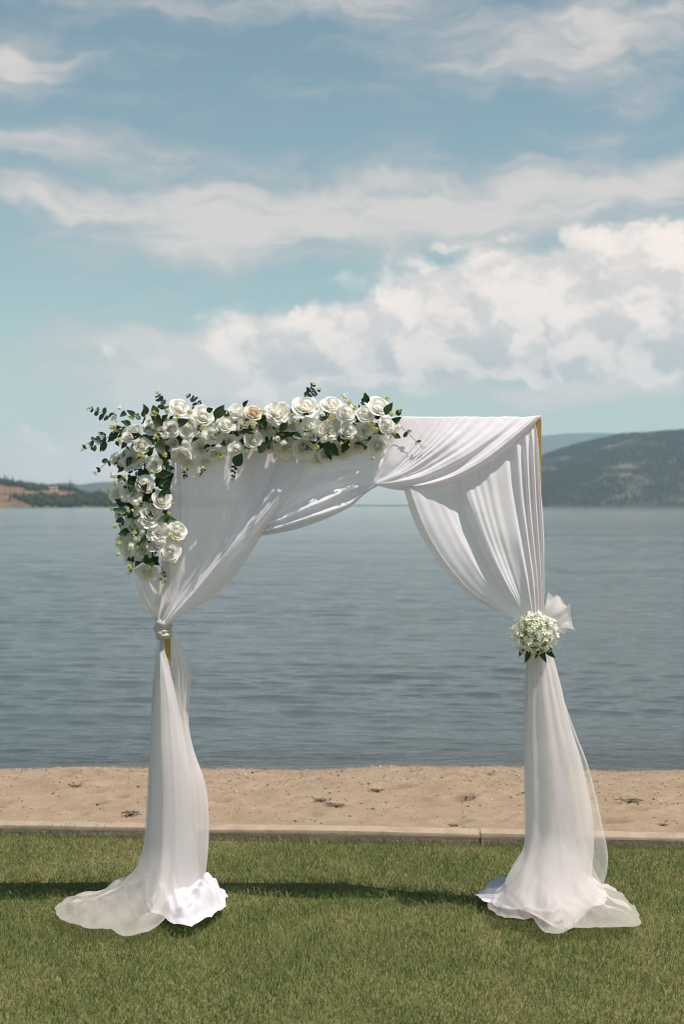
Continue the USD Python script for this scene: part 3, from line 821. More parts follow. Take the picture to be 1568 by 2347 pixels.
# swag across the top: from the right corner down to a pinch, then on behind the left curtain
c = -0.075
rows = [      # right part: each row runs from the pinch out to the beam
    [(862, 1096, c + .02), (874, 1062, c + .015), (890, 1015, c + .025), (905, 957, b - .004)],
    [(862, 1100, c + .005), (886, 1068, c), (915, 1020, c + .018), (950, 957, b - .004)],
    [(862, 1103, c), (905, 1078, c - .01), (950, 1035, c), (1010, 957, b - .005)],
    [(862, 1106, c - .004), (915, 1086, c - .02), (985, 1040, c - .015), (1075, 957, b - .006)],
    [(862, 1108, c - .006), (930, 1092, c - .026), (1020, 1045, c - .022), (1130, 957, b - .007)],
    [(862, 1110, c - .006), (940, 1100, c - .030), (1050, 1055, c - .030), (1120, 1010, c - .008), (1185, 957, b - .008)],
    [(862, 1112, c - .004), (945, 1110, c - .026), (1010, 1096, c - .032), (1085, 1060, c - .028), (1160, 1005, c), (1222, 956, b - .009)],
    [(862, 1113, c + .002), (930, 1119, c - .014), (985, 1113, c - .022), (1052, 1094, c - .024), (1122, 1058, c - .012), (1182, 1012, c + .02), (1240, 954, b - .008)],
    [(862, 1112, c + .02), (925, 1124, c + .010), (990, 1119, c + .006), (1056, 1099, c + .004), (1124, 1062, c + .012), (1182, 1016, c + .035), (1239, 957, b + .01)],
    [(862, 1106, c + .035), (925, 1112, c + .035), (990, 1104, c + .035), (1056, 1080, c + .035), (1124, 1042, c + .04), (1180, 1004, c + .045), (1236, 962, b + .02)],
]
V = sheet(rows, 210, 170, [0, .1, .22, .35, .48, .61, .74, .86, .93, 1.0])         # nv along the row, nu across the rows
V = V[::-1]
U, W = uvgrid(V)
W2 = 1 - W
amp = 0.009 * smoothstep(0.0, 0.35, W2) * (1.0 - 0.45 * smoothstep(0.6, 1.0, W2)) * smoothstep(0.93, 0.85, U)
V = push(V, amp * pleats(U + 0.05 * (W2 - .5), 5.4, 31, 0.85) + 0.0022 * pleats(U, 17, 35) * smoothstep(.1, .5, W2) + crinkle(V, 16, .004, 6))
swag = thing('swag', 'white chiffon swag sweeping from the top right corner across the arch', 'drape')
lit_part = obj('right_panel', grid(over_beam(V)), m_chiffon, swag, smooth=True)

rows = [      # left part: each row runs from behind the left curtain to the pinch
    [(560, 957, b + .004), (680, 957, b - .002), (800, 957, b - .004), (905, 957, b - .004)],
    [(555, 1040, b + .01), (680, 1030, b - .01), (800, 1020, b - .035), (893, 1008, c + .03)],
    [(560, 1120, b + .01), (680, 1085, b - .02), (790, 1060, b - .045), (882, 1045, c + .015)],
    [(570, 1185, b), (650, 1150, b - .025), (740, 1105, b - .055), (820, 1078, c), (874, 1072, c)],
    [(574, 1205, b - .01), (650, 1182, b - .045), (730, 1142, b - .075), (810, 1102, c - .01), (868, 1090, c - .003)],
    [(576, 1216, b - .01), (650, 1200, b - .055), (730, 1168, b - .085), (800, 1130, c - .015), (866, 1102, c - .004)],
    [(577, 1226, b - .008), (640, 1218, b - .045), (700, 1203, b - .070), (760, 1180, b - .072), (805, 1156, c - .004), (834, 1130, c), (866, 1110, c)],
    [(577, 1230, b), (640, 1221, b - .02), (700, 1206, b - .035), (760, 1183, b - .04), (806, 1159, c + .015), (836, 1133, c + .018), (868, 1113, c + .02)],
    [(577, 1216, b + .01), (640, 1207, b - .004), (700, 1190, b - .01), (760, 1166, b - .012), (806, 1142, b - .02), (836, 1118, c + .03), (868, 1106, c + .035)],
]
V = sheet(rows, 190, 170, [0, .2, .38, .54, .66, .78, .88, .94, 1.0])
V = V.transpose(1, 0, 2)                                                 # rows downwards
U, W = uvgrid(V)
amp = 0.011 * smoothstep(0.30, 0.62, W) * smoothstep(0.0, .15, U) * smoothstep(1.0, .8, U) * smoothstep(.96, .86, W)
V = push(V, amp * pleats(W + 0.03 * np.sin(U * 5), 8, 41, 0.9) + 0.006 * pleats(U + .35 * W, 5, 44) * smoothstep(.7, .4, W) + crinkle(V, 15, .007, 46))
obj('left_panel', grid(over_beam(V)), m_chiffon, swag, smooth=True)


# ---- the hanging tails that wrap the posts and pool on the grass
def tail(rings, foot, n=150, nv=170, flute=(0.012, 9, 1), foot_z=0.02, open_at=None, mod=None, thin=1.0):
    """rings: (photo y, photo x left, photo x right, half depth, depth of the axis); foot: the outline on the ground as photo points."""
    th = np.linspace(0, 2 * np.pi, n, endpoint=False)
    stack = []
    for py, x0, x1, ry, y0 in rings:
        a, c2 = P(x0, py, y0), P(x1, py, y0)
        cx, rx = (a[0] + c2[0]) / 2, (c2[0] - a[0]) / 2
        stack.append(np.stack([cx + rx * np.cos(th), y0 + ry * np.sin(th), np.full(n, a[2])], 1))
    fp = np.array([G(*p)[:2] for p in foot])
    ctr = np.array([(rings[-1][1] + rings[-1][2]) / 2, 0])
    c3 = np.array([stack[-1][:, 0].mean(), stack[-1][:, 1].mean()])
    # resample the outline by angle about the foot of the tail
    dense = np.vstack([np.linspace(fp[i], fp[(i + 1) % len(fp)], 60, endpoint=False) for i in range(len(fp))])
    ang = np.arctan2(dense[:, 1] - c3[1], dense[:, 0] - c3[0])
    rad = np.hypot(*(dense - c3).T)
    bins = np.array([rad[np.abs((ang - t + np.pi) % (2 * np.pi) - np.pi) < 0.06].max(initial=0.0) for t in th])
    bad = bins <= 0
    if bad.any():
        bins[bad] = np.interp(th[bad], th[~bad], bins[~bad], period=2 * np.pi)
    bins = np.maximum(gaussian_filter(np.tile(bins, 3), 0.6)[n:2 * n], 0.05)
    bins = bins * (1 + 0.10 * (meshkit.fbm(np.stack([np.cos(th) * 5, np.sin(th) * 5, 0 * th + flute[2]], -1), 3, 5) - 0.5))
    out = c3 + np.stack([np.cos(th), np.sin(th)], 1) * bins[:, None]
    last = stack[-1]
    zl = last[0, 2]
    for f, zz in ((0.03, 0.80), (0.08, 0.60), (0.16, 0.40), (0.28, 0.24), (0.45, 0.11), (0.65, 0.04), (0.85, 0.012), (1.0, 0.0)):
        ring = last.copy()
        ring[:, :2] = last[:, :2] * (1 - f) + out * f
        ring[:, 2] = zz * zl + foot_z
        stack.append(ring)
    stack = np.array(stack)
    dist = np.r_[0, np.cumsum(np.linalg.norm(np.diff(stack, axis=0), axis=2).mean(1))]
    V = PchipInterpolator(dist / dist[-1], stack, axis=0)(np.linspace(0, 1, nv))
    V = np.concatenate([V[:1], gaussian_filter1d(V, 5.0, axis=0, mode='nearest')[1:-1], V[-1:]])
    W, T = np.meshgrid(np.linspace(0, 1, nv), th, indexing='ij')
    amp, fr, seed = flute
    k = np.round(fr)
    cc = V.mean(1, keepdims=True)
    rdir = V - cc
    rdir[..., 2] = 0
    rl = np.linalg.norm(rdir, axis=2, keepdims=True) + 1e-9
    ph = T + 0.5 * (meshkit.noise(np.stack([np.cos(T) * 2, np.sin(T) * 2, W * 1.2], -1), seed) - 0.5)
    wob = np.sin(k * ph + seed) + 0.6 * np.sin((2 * k + 1) * ph + 2 * seed) + 0.22 * np.sin((4 * k + 1) * ph + seed)
    a = 0.75 * amp * smoothstep(0, .12, W) * (0.5 + meshkit.noise(np.stack([np.cos(T) * 1.5, np.sin(T) * 1.5, W * 3], -1), seed + 3))
    hz = V[..., 2]
    standing = smoothstep(0.04, 0.20, hz)
    V = V + rdir / rl * (a * wob * (0.25 + 0.75 * standing))[..., None]
    lump = meshkit.fbm(V * [9, 9, 3] + seed, 3, seed + 5)
    fold = 1 - np.abs(2 * meshkit.fbm(np.stack([np.cos(T) * 3.2, np.sin(T) * 3.2, W * 2.5 + seed], -1), 2, seed + 7) - 1) * 2.2
    V[..., 2] += (1 - standing) * thin * (0.10 * np.clip(lump - 0.38, 0, 1) * smoothstep(1.0, .95, W) + 0.030 * np.clip(fold, 0, 1) ** 2 * smoothstep(1.0, .97, W) + 0.045 * np.abs(meshkit.fbm(V * [16, 16, 2] + seed, 3, seed + 21) - .5))
    V = V + 0.010 * (meshkit.fbm(V * [8, 8, 3], 3, seed + 9)[..., None] - 0.5) * standing[..., None]
    if mod:
        V = mod(V)
    if open_at:
        a0, a1 = open_at
        keep = (np.degrees(th) >= a0) & (np.degrees(th) <= a1)
        return grid(V[:, keep])
    return grid(V, closed=True)


def slit(V):
    """The tulle of the left post passes behind the post at its top and comes round to the front lower down."""
    z0, z1 = P(0, 1800)[2], P(0, 1530)[2]
    x0 = P(362, 0)[0] + (P(0, 1470)[2] - V[..., 2]) * 0.22
    h, s_ = smoothstep(z0, z1, V[..., 2]), smoothstep(x0, x0 + .05, V[..., 0])
    V[..., 1] += 0.13 * h * s_
    return V


left_tail = thing('drape_tail', 'white cloth tail with tulle train wrapped round the left post and pooled on the grass', 'drape')
obj('inner_cloth', tail([(1462, 366, 380, .014, -.004), (1520, 357, 384, .03, -.006), (1600, 350, 402, .045, -.006), (1720, 344, 428, .06, -.004), (1860, 339, 446, .075, 0), (1950, 336, 450, .085, 0)],
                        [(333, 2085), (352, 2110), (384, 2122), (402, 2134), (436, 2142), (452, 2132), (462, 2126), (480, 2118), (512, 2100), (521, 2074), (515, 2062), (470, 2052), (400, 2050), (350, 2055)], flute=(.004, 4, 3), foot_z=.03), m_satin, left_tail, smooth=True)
obj('tulle', tail([(1456, 360, 394, .022, 0), (1480, 358, 405, .035, 0), (1560, 349, 427, .055, 0), (1640, 345, 424, .07, 0), (1720, 342, 440, .085, -.01), (1810, 337, 468, .10, -.015), (1880, 333, 474, .11, -.02), (1955, 325, 473, .12, -.03)],
                  [(128, 2104), (136, 2122), (150, 2135), (182, 2143), (200, 2150), (255, 2150), (292, 2168), (330, 2158), (372, 2128), (420, 2090), (455, 2062), (440, 2040), (340, 2035), (290, 2050), (235, 2068), (180, 2077), (150, 2085)], flute=(.0045, 3, 7), foot_z=0.036, mod=slit, thin=.7), m_tulle, left_tail, smooth=True)

right_tail = thing('drape_tail', 'white cloth tail with billowing tulle round the right post, pooled on the grass', 'drape')
obj('inner_cloth', tail([(1490, 1210, 1252, .03, 0), (1540, 1208, 1262, .04, 0), (1640, 1207, 1280, .055, 0), (1760, 1207, 1297, .065, 0), (1880, 1207, 1312, .075, 0), (1950, 1208, 1322, .085, 0)],
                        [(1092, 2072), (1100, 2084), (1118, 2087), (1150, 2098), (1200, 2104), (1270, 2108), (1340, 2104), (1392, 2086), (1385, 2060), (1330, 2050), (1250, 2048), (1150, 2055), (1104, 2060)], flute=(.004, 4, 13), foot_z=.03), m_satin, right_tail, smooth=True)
obj('tulle', tail([(1488, 1212, 1262, .04, 0), (1520, 1208, 1272, .05, 0), (1600, 1204, 1292, .065, 0), (1680, 1204, 1312, .08, -.005), (1740, 1204, 1332, .09, -.01), (1820, 1204, 1350, .10, -.015), (1900, 1204, 1362, .11, -.02), (1950, 1202, 1362, .12, -.03), (1980, 1186, 1358, .14, -.05), (2005, 1168, 1354, .16, -.06)],
                  [(1120, 2098), (1132, 2112), (1150, 2124), (1196, 2128), (1226, 2124), (1245, 2146), (1266, 2164), (1306, 2150), (1386, 2148), (1464, 2140), (1455, 2094), (1415, 2062), (1370, 2055), (1300, 2040), (1190, 2045), (1140, 2070)], flute=(.0045, 3, 17), foot_z=0.036, thin=.7), m_tulle, right_tail, smooth=True)


# the loose outer veil on the right of the right tail: a wind-filled flap of tulle
def veil(guides, us, nu, nv, seed, amp=.012, fr=4):
    V = sheet(guides, nu, nv, us)
    U, W = uvgrid(V)
    V[..., 2] = np.maximum(V[..., 2], 0.05 + 0.02 * np.sin(U * 9))
    return push(V, amp * smoothstep(0, .2, W) * pleats(U, fr, seed) + crinkle(V * [1, 1, .6], 9, .025, seed + 1))


V = veil([[(1262, 1510, -.01), (1292, 1640, -.03), (1318, 1780, -.05), (1322, 1900, -.07), (1320, 1985, -.09), (1300, 2080, -.16), (1270, 2150, -.42)],
          [(1266, 1512, .0), (1300, 1640, -.01), (1338, 1760, -.02), (1362, 1880, -.04), (1364, 1960, -.07), (1330, 2070, -.16), (1300, 2150, -.40)],
          [(1270, 1516, .02), (1304, 1640, .02), (1350, 1760, .02), (1378, 1880, .02), (1395, 1960, .0), (1386, 2015, -.04), (1360, 2070, -.14), (1320, 2145, -.40)],
          [(1268, 1516, .04), (1302, 1640, .05), (1342, 1750, .05), (1372, 1870, .06), (1388, 1960, .05), (1378, 2015, .02), (1345, 2062, -.06), (1310, 2120, -.30)]], [0, .4, .8, 1], 70, 120, 51)
obj('veil', grid(V), m_tulle_thin, right_tail, smooth=True)
V = veil([[(1214, 1500, -.05), (1208, 1640, -.075), (1206, 1800, -.085), (1203, 1930, -.10), (1172, 1990, -.16), (1157, 2030, -.19), (1176, 2075, -.20), (1228, 2120, -.25)],
          [(1228, 1500, -.056), (1228, 1640, -.086), (1232, 1800, -.112), (1232, 1915, -.13), (1212, 2000, -.21), (1216, 2060, -.27), (1246, 2120, -.34), (1266, 2156, -.44)],
          [(1245, 1500, -.056), (1264, 1640, -.086), (1284, 1800, -.112), (1290, 1915, -.13), (1290, 2000, -.19), (1306, 2055, -.22), (1328, 2100, -.25), (1342, 2126, -.28)],
          [(1256, 1500, -.05), (1286, 1640, -.065), (1322, 1800, -.08), (1342, 1915, -.09), (1360, 1985, -.10), (1384, 2035, -.09), (1393, 2075, -.07), (1397, 2092, -.07)]], [0, .35, .7, 1], 90, 150, 71, .008, 3)
obj('veil', grid(V), m_tulle_thin, right_tail, smooth=True)
V = veil([[(392, 1462, .0), (400, 1560, -.005), (404, 1650, -.01), (420, 1740, -.02), (430, 1860, -.03), (432, 1980, -.05), (440, 2060, -.08)],
          [(396, 1462, .015), (422, 1540, .01), (422, 1640, .01), (436, 1720, .0), (462, 1810, -.01), (468, 1900, -.02), (464, 1990, -.03), (448, 2060, -.07)],
          [(398, 1464, .02), (428, 1556, .03), (422, 1640, .03), (442, 1720, .03), (471, 1810, .03), (477, 1880, .02), (470, 1990, .0), (455, 2058, -.03)],
          [(394, 1464, .03), (420, 1560, .05), (415, 1640, .05), (432, 1720, .06), (456, 1810, .06), (462, 1880, .06), (456, 1990, .04), (440, 2055, .0)]], [0, .5, .8, 1], 60, 120, 61)
obj('veil', grid(V), m_tulle_thin, left_tail, smooth=True)


# ---- ties: the knot on the left post, the bow on the right one
def fan(root, tips, depth, nv, nu, seed, amp):
    """A gathered fan of tulle from a root point out to an outline of photo points."""
    r0 = P(*root)
    edge = spline_line(np.array([P(x, y, depth) for x, y in tips]), nu, False)
    t = np.linspace(0, 1, nv)[:, None, None]
    V = r0 + (edge[None] - r0) * (t ** 0.9)
    U, W = uvgrid(V)
    V[..., 1] += amp * W * np.sin(U * 2 * np.pi * 2.6 + seed + 1.5 * meshkit.noise(V * 9, 3)) - 0.05 * np.sin(np.pi * U) * np.sin(np.pi * np.clip(W, 0, 1) * .75) + amp * W * (meshkit.noise(V * 14, seed) - .5) * 1.5
    V[..., 2] += 0.012 * W ** 3 * np.sin(U * 2 * np.pi * 6 + seed)
    return V


def wrap(cx, cy, rx, rz, ry, seed):
    n, m = 40, 26
    a, bb = np.meshgrid(np.linspace(0, 2 * np.pi, n, endpoint=False), np.linspace(-np.pi / 2, np.pi / 2, m))
    o = P(cx, cy, 0)
    s = CAMD / FPX
    rad = np.cos(bb) ** 0.5
    tw = np.sin(bb * 7 + np.sin(a + seed) * 1.8 + a * 0.8) * 0.10 + 0.12 * (meshkit.noise(np.stack([np.cos(a) * 2, np.sin(a) * 2, bb * 2], -1), seed) - .5)
    V = np.stack([np.cos(a) * rad * rx * s * (1 + tw), np.sin(a) * rad * ry * (1 + tw), np.sin(bb) * rz * s], -1) + o
    return grid(V, closed=True)


tie_l = thing('tulle_tie', 'ivory tulle sash knotted round the left post with one loose end standing up', 'sash')
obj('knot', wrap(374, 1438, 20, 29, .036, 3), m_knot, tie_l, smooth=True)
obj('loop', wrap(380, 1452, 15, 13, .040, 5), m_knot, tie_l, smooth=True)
V = fan((366, 1430, -.01), [(330, 1395), (318, 1360), (312, 1330), (330, 1318), (352, 1322), (372, 1318), (386, 1340)], .02, 50, 70, 2, .012)
obj('loose_end', grid(V), m_tulle, tie_l, smooth=True)
V = fan((368, 1430, .01), [(334, 1390), (321, 1350), (322, 1322), (345, 1314), (372, 1312), (384, 1330)], .05, 50, 70, 5, .012)
obj('loose_end', grid(V), m_tulle, tie_l, smooth=True)

tie_r = thing('tulle_bow', 'ivory tulle bow sticking out to the right behind the ball of flowers', 'bow')
V = fan((1236, 1432, .02), [(1248, 1388), (1254, 1364), (1266, 1360), (1283, 1374), (1300, 1383), (1306, 1402), (1309, 1425), (1316, 1436), (1303, 1440), (1293, 1446), (1270, 1436)], .05, 60, 90, 9, .018)
obj('bow_loop', grid(V), m_tulle, tie_r, smooth=True)
V = fan((1236, 1434, .03), [(1250, 1392), (1258, 1372), (1272, 1366), (1292, 1384), (1302, 1410), (1304, 1432), (1286, 1440), (1266, 1440)], .08, 60, 90, 4, .018)
obj('bow_loop', grid(V), m_tulle, tie_r, smooth=True)
obj('knot', wrap(1228, 1448, 24, 34, .040, 8), m_knot, tie_r, smooth=True)

# ---------------------------------------------------------------- flowers
def petal_mat(name, inner, outer, trans=0.3):
    return mat(name, {**POSN, 'a': ('attribute', {'attribute': 'tone'}), 'mx': ('mix', {'mix_type': 'mix', 'color1': inner, 'color2': outer}), 'n': ('noise_texture', {'scale': 130.0, 'detail': 3.0}), 'b': ('bump', {'strength': 0.15, 'distance': 0.003}),
                      'd': ('principled_bsdf', {'roughness': 0.6, 'specular_ior_level': 0.3, 'sheen_weight': 0.1}), 't': ('translucent_bsdf', {}), 'm': ('mix_closure', {'fac': trans})},
               [('a.fac', 'mx.fac'), ('mx.color', 'd.base_color'), ('mx.color', 't.color'), ('g.position', 'n.vector'), ('n.fac', 'b.height'), ('b.normal', 'd.normal'), ('d.BSDF', 'm.closure1'), ('t.BSDF', 'm.closure2')], surface='m.closure')


m_rose = petal_mat('white_rose_petal', (0.93, 0.89, 0.76), (0.94, 0.93, 0.90), 0.46)
m_rose_peach = petal_mat('peach_rose_petal', (0.80, 0.55, 0.36), (0.86, 0.76, 0.62))
m_peony = petal_mat('white_peony_petal', (0.92, 0.89, 0.79), (0.94, 0.93, 0.90), 0.5)
m_white_floret = mat('white_floret', {'d': ('principled_bsdf', {'base_color': (0.86, 0.85, 0.76), 'roughness': 0.6}), 't': ('translucent_bsdf', {'color': (0.8, 0.8, 0.66)}), 'm': ('mix_closure', {'fac': 0.3})}, [('d.BSDF', 'm.closure1'), ('t.BSDF', 'm.closure2')], surface='m.closure')
m_yellow_floret = mat('yellow_green_floret', {'d': ('principled_bsdf', {'base_color': (0.62, 0.58, 0.22), 'roughness': 0.6}), 't': ('translucent_bsdf', {'color': (0.6, 0.58, 0.2)}), 'm': ('mix_closure', {'fac': 0.35})}, [('d.BSDF', 'm.closure1'), ('t.BSDF', 'm.closure2')], surface='m.closure')


def leaf_mat(name, a, b, gloss=0.4):
    return mat(name, {**POSN, 'o': ('object_info', {}), 'n': ('noise_texture', {'scale': 40.0, 'detail': 3.0}), 'ad': ('math', {'math_type': 'multiply_add', 'value2': 0.5, 'value3': 0.0}), 'ad2': ('math', {'math_type': 'multiply_add', 'value2': 0.6}), 'r': ('rgb_ramp', {'ramp': [(0.1, a), (0.9, b)]}),
                      'd': ('principled_bsdf', {'roughness': gloss, 'specular_ior_level': 0.4}), 't': ('translucent_bsdf', {}), 'm': ('mix_closure', {'fac': 0.22})},
               [('g.position', 'n.vector'), ('n.fac', 'ad.value1'), ('o.random', 'ad2.value1'), ('ad.value', 'ad2.value3'), ('ad2.value', 'r.fac'), ('r.color', 'd.base_color'), ('r.color', 't.color'), ('d.BSDF', 'm.closure1'), ('t.BSDF', 'm.closure2')], surface='m.closure')


m_leaf = leaf_mat('dark_rose_leaf', (0.012, 0.035, 0.016), (0.045, 0.085, 0.026))
m_leaf_light = leaf_mat('light_green_leaf', (0.10, 0.17, 0.035), (0.22, 0.30, 0.09))
m_euca = leaf_mat('eucalyptus_leaf', (0.020, 0.060, 0.045), (0.055, 0.105, 0.070), 0.5)
m_stem = mat('green_stem', {'p': ('principled_bsdf', {'base_color': (0.05, 0.075, 0.03), 'roughness': 0.6})})


def frame_of(d, roll=0.0):
    d = np.asarray(d, float); d = d / np.linalg.norm(d)
    a = np.cross(d, [0.13, 0.2, 1.0]); a /= np.linalg.norm(a)
    bb = np.cross(d, a)
    c_, s_ = math.cos(roll), math.sin(roll)
    return np.stack([a * c_ + bb * s_, -a * s_ + bb * c_, d])          # rows: x, y, axis


def petal(phi, half, ri, h, flare, curl, ruffle, seed, ns=9, nt=8, cup=1.0, tip=0.22):
    """One cupped petal of a flower of unit radius: round the axis z, rising from the base, flaring and curling at its rim."""
    q = np.random.default_rng(seed)
    s, t = np.meshgrid(np.linspace(-1, 1, ns), np.linspace(0, 1, nt))
    wid = np.sin(np.clip(0.16 + t * 0.84, 0, 1) * np.pi * 0.62) ** 0.8
    rim = 1 - tip * np.abs(s) ** 2.4
    tt = t * rim
    rho = ri * (0.25 + 0.75 * np.sin(np.clip(tt, 0, 1) * np.pi / 2) ** cup) + flare * tt ** 2.2
    z = h * tt * (1 - 0.18 * tt) - flare * 0.42 * np.clip(tt - 0.55, 0, 1) ** 1.4 * 2 
    lip = np.clip((tt - 0.80) / 0.2, 0, 1) ** 2
    rho = rho + curl * lip * 0.7
    z = z - curl * lip * 0.45
    if ruffle:
        k1, k2, p1, p2 = q.uniform(2, 3.4), q.uniform(4, 6), q.uniform(0, 6), q.uniform(0, 6)
        wv = np.sin(s * k1 + p1) + 0.7 * np.sin(s * k2 + p2)
        rho = rho + ruffle * wv * t ** 1.5
        z = z + ruffle * 0.6 * np.cos(s * k2 + p1) * t ** 2
    dn = 0.04 * (q.uniform(-1, 1) + q.uniform(-1, 1) * s)
    ang = phi + s * half * wid
    rho = np.maximum(rho + dn * t, 0.01)
    V = np.stack([rho * np.cos(ang), rho * np.sin(ang), z], -1)
    return V, tt


def put_tone(prim, tone):
    UsdGeom.PrimvarsAPI(prim).CreatePrimvar('tone', Sdf.ValueTypeNames.FloatArray, 'vertex').Set(Vt.FloatArray.FromNumpy(np.asarray(tone, np.float32)))


def emit(name, patches, tones, B, R, o, m, parent):
    parts, tn = [], []
    for V, t in zip(patches, tones):
        v, f = grid(V)
        parts.append((v @ B * R + o, f)); tn.append(np.ravel(t))
    v, f = join(parts)
    p = obj(name, (v, f), m, parent, smooth=True)
    put_tone(p, np.clip(np.concatenate(tn), 0, 1))
    return p


def rose(center, R, d, seed, parent, m=None, bud=False, half_open=False):
    q = np.random.default_rng(seed)
    m = m or m_rose
    B, o = frame_of(d, q.uniform(0, 6)), np.asarray(center, float)
    o = o - B[2] * R * 0.45
    layers = [(1, .09, 1.02, 2.8, .55), (2, .17, 1.05, 1.6, .45), (3, .26, 1.05, 1.15, .36), (3, .36, 1.02, 1.1, .26), (4, .46, .98, .95, .16), (4, .57, .92, .95, .06)]
    inn, tn = [], []
    for k, (n, ri, h, half, close) in enumerate(layers):
        ph = q.uniform(0, 6.28)
        for i in range(n):
            V, t = petal(ph + i * 2 * np.pi / n + q.normal(0, .12), half, ri, h * q.uniform(.94, 1.05), -close * ri, 0.02 + 0.014 * k, 0.008, q.integers(1e9), cup=.5, tip=.08)
            inn.append(V); tn.append(0.15 + 0.15 * k + 0.2 * t)
    name = 'rosebud' if bud else 'rose'
    body = emit(name, inn, tn, B * (np.array([[.8], [.8], [1.25]]) if bud else 1), R, o, m, parent)
    outer = [(3, .60, .85, .95, .05, .06)] if bud else ([(5, .70, .74, .80, .12, .14)] if half_open else [(4, .70, .84, .92, .05, .13), (5, .82, .70, .82, .14, .20)])
    for n, ri, h, half, fl, cu in outer:
        ph = q.uniform(0, 6.28)
        for i in range(n):
            V, t = petal(ph + i * 2 * np.pi / n + q.normal(0, .1), half, ri, h * q.uniform(.9, 1.06), fl * q.uniform(.6, 1.3), cu, 0.018, q.integers(1e9), cup=.62, tip=.16)
            emit('petal', [V], [0.75 + 0.25 * t], B, R, o, m, body)
    return body


def peony(center, R, d, seed, parent, m=None):
    q = np.random.default_rng(seed)
    m = m or m_peony
    B, o = frame_of(d, q.uniform(0, 6)), np.asarray(center, float)
    o = o - B[2] * R * 0.40
    inn, tn = [], []
    for k, (n, ri, h, half, fl) in enumerate([(4, .12, .86, .9, .03), (6, .25, .88, .62, .06), (8, .38, .86, .5, .10), (9, .50, .78, .45, .16), (10, .60, .66, .42, .22)]):
        ph = q.uniform(0, 6.28)
        for i in range(n):
            V, t = petal(ph + i * 2 * np.pi / n + q.normal(0, .2), half * q.uniform(.8, 1.25), ri * q.uniform(.85, 1.15), h * q.uniform(.85, 1.12), fl, .05, .050, q.integers(1e9), ns=9, nt=6, cup=.8, tip=.22)
            inn.append(V); tn.append(0.15 + 0.12 * k + 0.45 * t)
    body = emit('peony', inn, tn, B, R, o, m, parent)
    ph = q.uniform(0, 6.28)
    for n, ri, h, fl in ((6, .66, .46, .30),):
        for i in range(n):
            V, t = petal(ph + i * 2 * np.pi / n + q.normal(0, .1), .62, ri, h * q.uniform(.8, 1.1), fl, .10, .045, q.integers(1e9), cup=.6, tip=.2)
            emit('petal', [V], [0.7 + 0.3 * t], B, R, o, m, body)
    return body


def leaf_shape(L_, W_, fold=0.25, bend=0.3, seed=0, roundish=False):
    q = np.random.default_rng(seed)
    t = np.linspace(0, 1, 7)
    w = W_ / 2 * (np.sin(np.pi * t ** (0.9 if roundish else 0.72)) ** (0.6 if roundish else 0.95))
    w[0], w[-1] = W_ * 0.03, 0.0005
    z = -bend * L_ * t ** 2
    V = np.stack([np.stack([-w, t * L_, z + fold * w], 1), np.stack([-w * .5, t * L_, z + fold * w * .35], 1), np.stack([0 * w, t * L_, z], 1), np.stack([w * .5, t * L_, z + fold * w * .35], 1), np.stack([w, t * L_, z + fold * w], 1)], 1)
    V[..., 2] += 0.03 * L_ * (meshkit.noise(V * (3 / L_) + seed, seed) - .5)
    return V


def leaf(o, d, L_, W_, m, parent, seed, name='leaf', up=(0, -1, 0.4), roundish=False, bend=None):
    q = np.random.default_rng(seed)
    d = np.asarray(d, float); d /= np.linalg.norm(d)
    up = np.asarray(up, float) + q.normal(0, .35, 3)
    x = np.cross(d, up); x /= np.linalg.norm(x) + 1e-9
    z = np.cross(x, d)
    V = leaf_shape(L_, W_, q.uniform(.1, .4), q.uniform(.05, .35) if bend is None else bend, seed, roundish)
    v, f = grid(V)
    return obj(name, (v @ np.stack([x, d, z]) + o, f), m, parent, smooth=True)


def euca_sprig(pts, parent, seed, n=8, size=.030, tip_buds=True, m=None):
    """A eucalyptus twig: a thin stem with pairs of rounded leaves and pale buds at its end; pts are photo points with depth."""
    q = np.random.default_rng(seed)
    line = spline_line(np.array([P(*p) for p in pts]), 24)
    stem = obj('eucalyptus_stem', tube(line, np.linspace(.0016, .0008, 24), 5), m_stem, parent)
    tang = np.gradient(line, axis=0); tang /= np.linalg.norm(tang, axis=1, keepdims=True)
    for k in range(n):
        i = int(5 + (k + .5) / n * 18)
        side = np.cross(tang[i], [0, -1, 0.1]); side /= np.linalg.norm(side)
        for s_ in (-1, 1):
            if q.uniform() < .12:
                continue
            d = side * s_ + tang[i] * q.uniform(.2, .9) + q.normal(0, .35, 3)
            sz = size * q.uniform(.65, 1.15) * (1.1 - .45 * k / n)
            leaf(line[i], d, sz, sz * q.uniform(.6, .8), m or m_euca, stem, int(q.integers(1e9)), roundish=True)
    if tip_buds:
        floret_cluster(line[-1], .011, 5, m_yellow_floret, stem, int(q.integers(1e9)), tang[-1], name='bud_cluster', fs=.006)
    return stem


def floret_geo(o, d, r, q):
    B = frame_of(d, q.uniform(0, 6.28))
    v, f = [[0, 0, 0.0]], []
    for k in range(5):
        a = k * 2 * np.pi / 5
        b0 = len(v)
        for da, rr, z in ((-.45, .62, .16), (0, 1.0, .30), (.45, .62, .16)):
            v.append([math.cos(a + da) * rr, math.sin(a + da) * rr, z + q.uniform(-.1, .1)])
        f += [[0, b0, b0 + 1], [0, b0 + 1, b0 + 2]]
    return np.array(v) @ B * r + o, np.array(f)


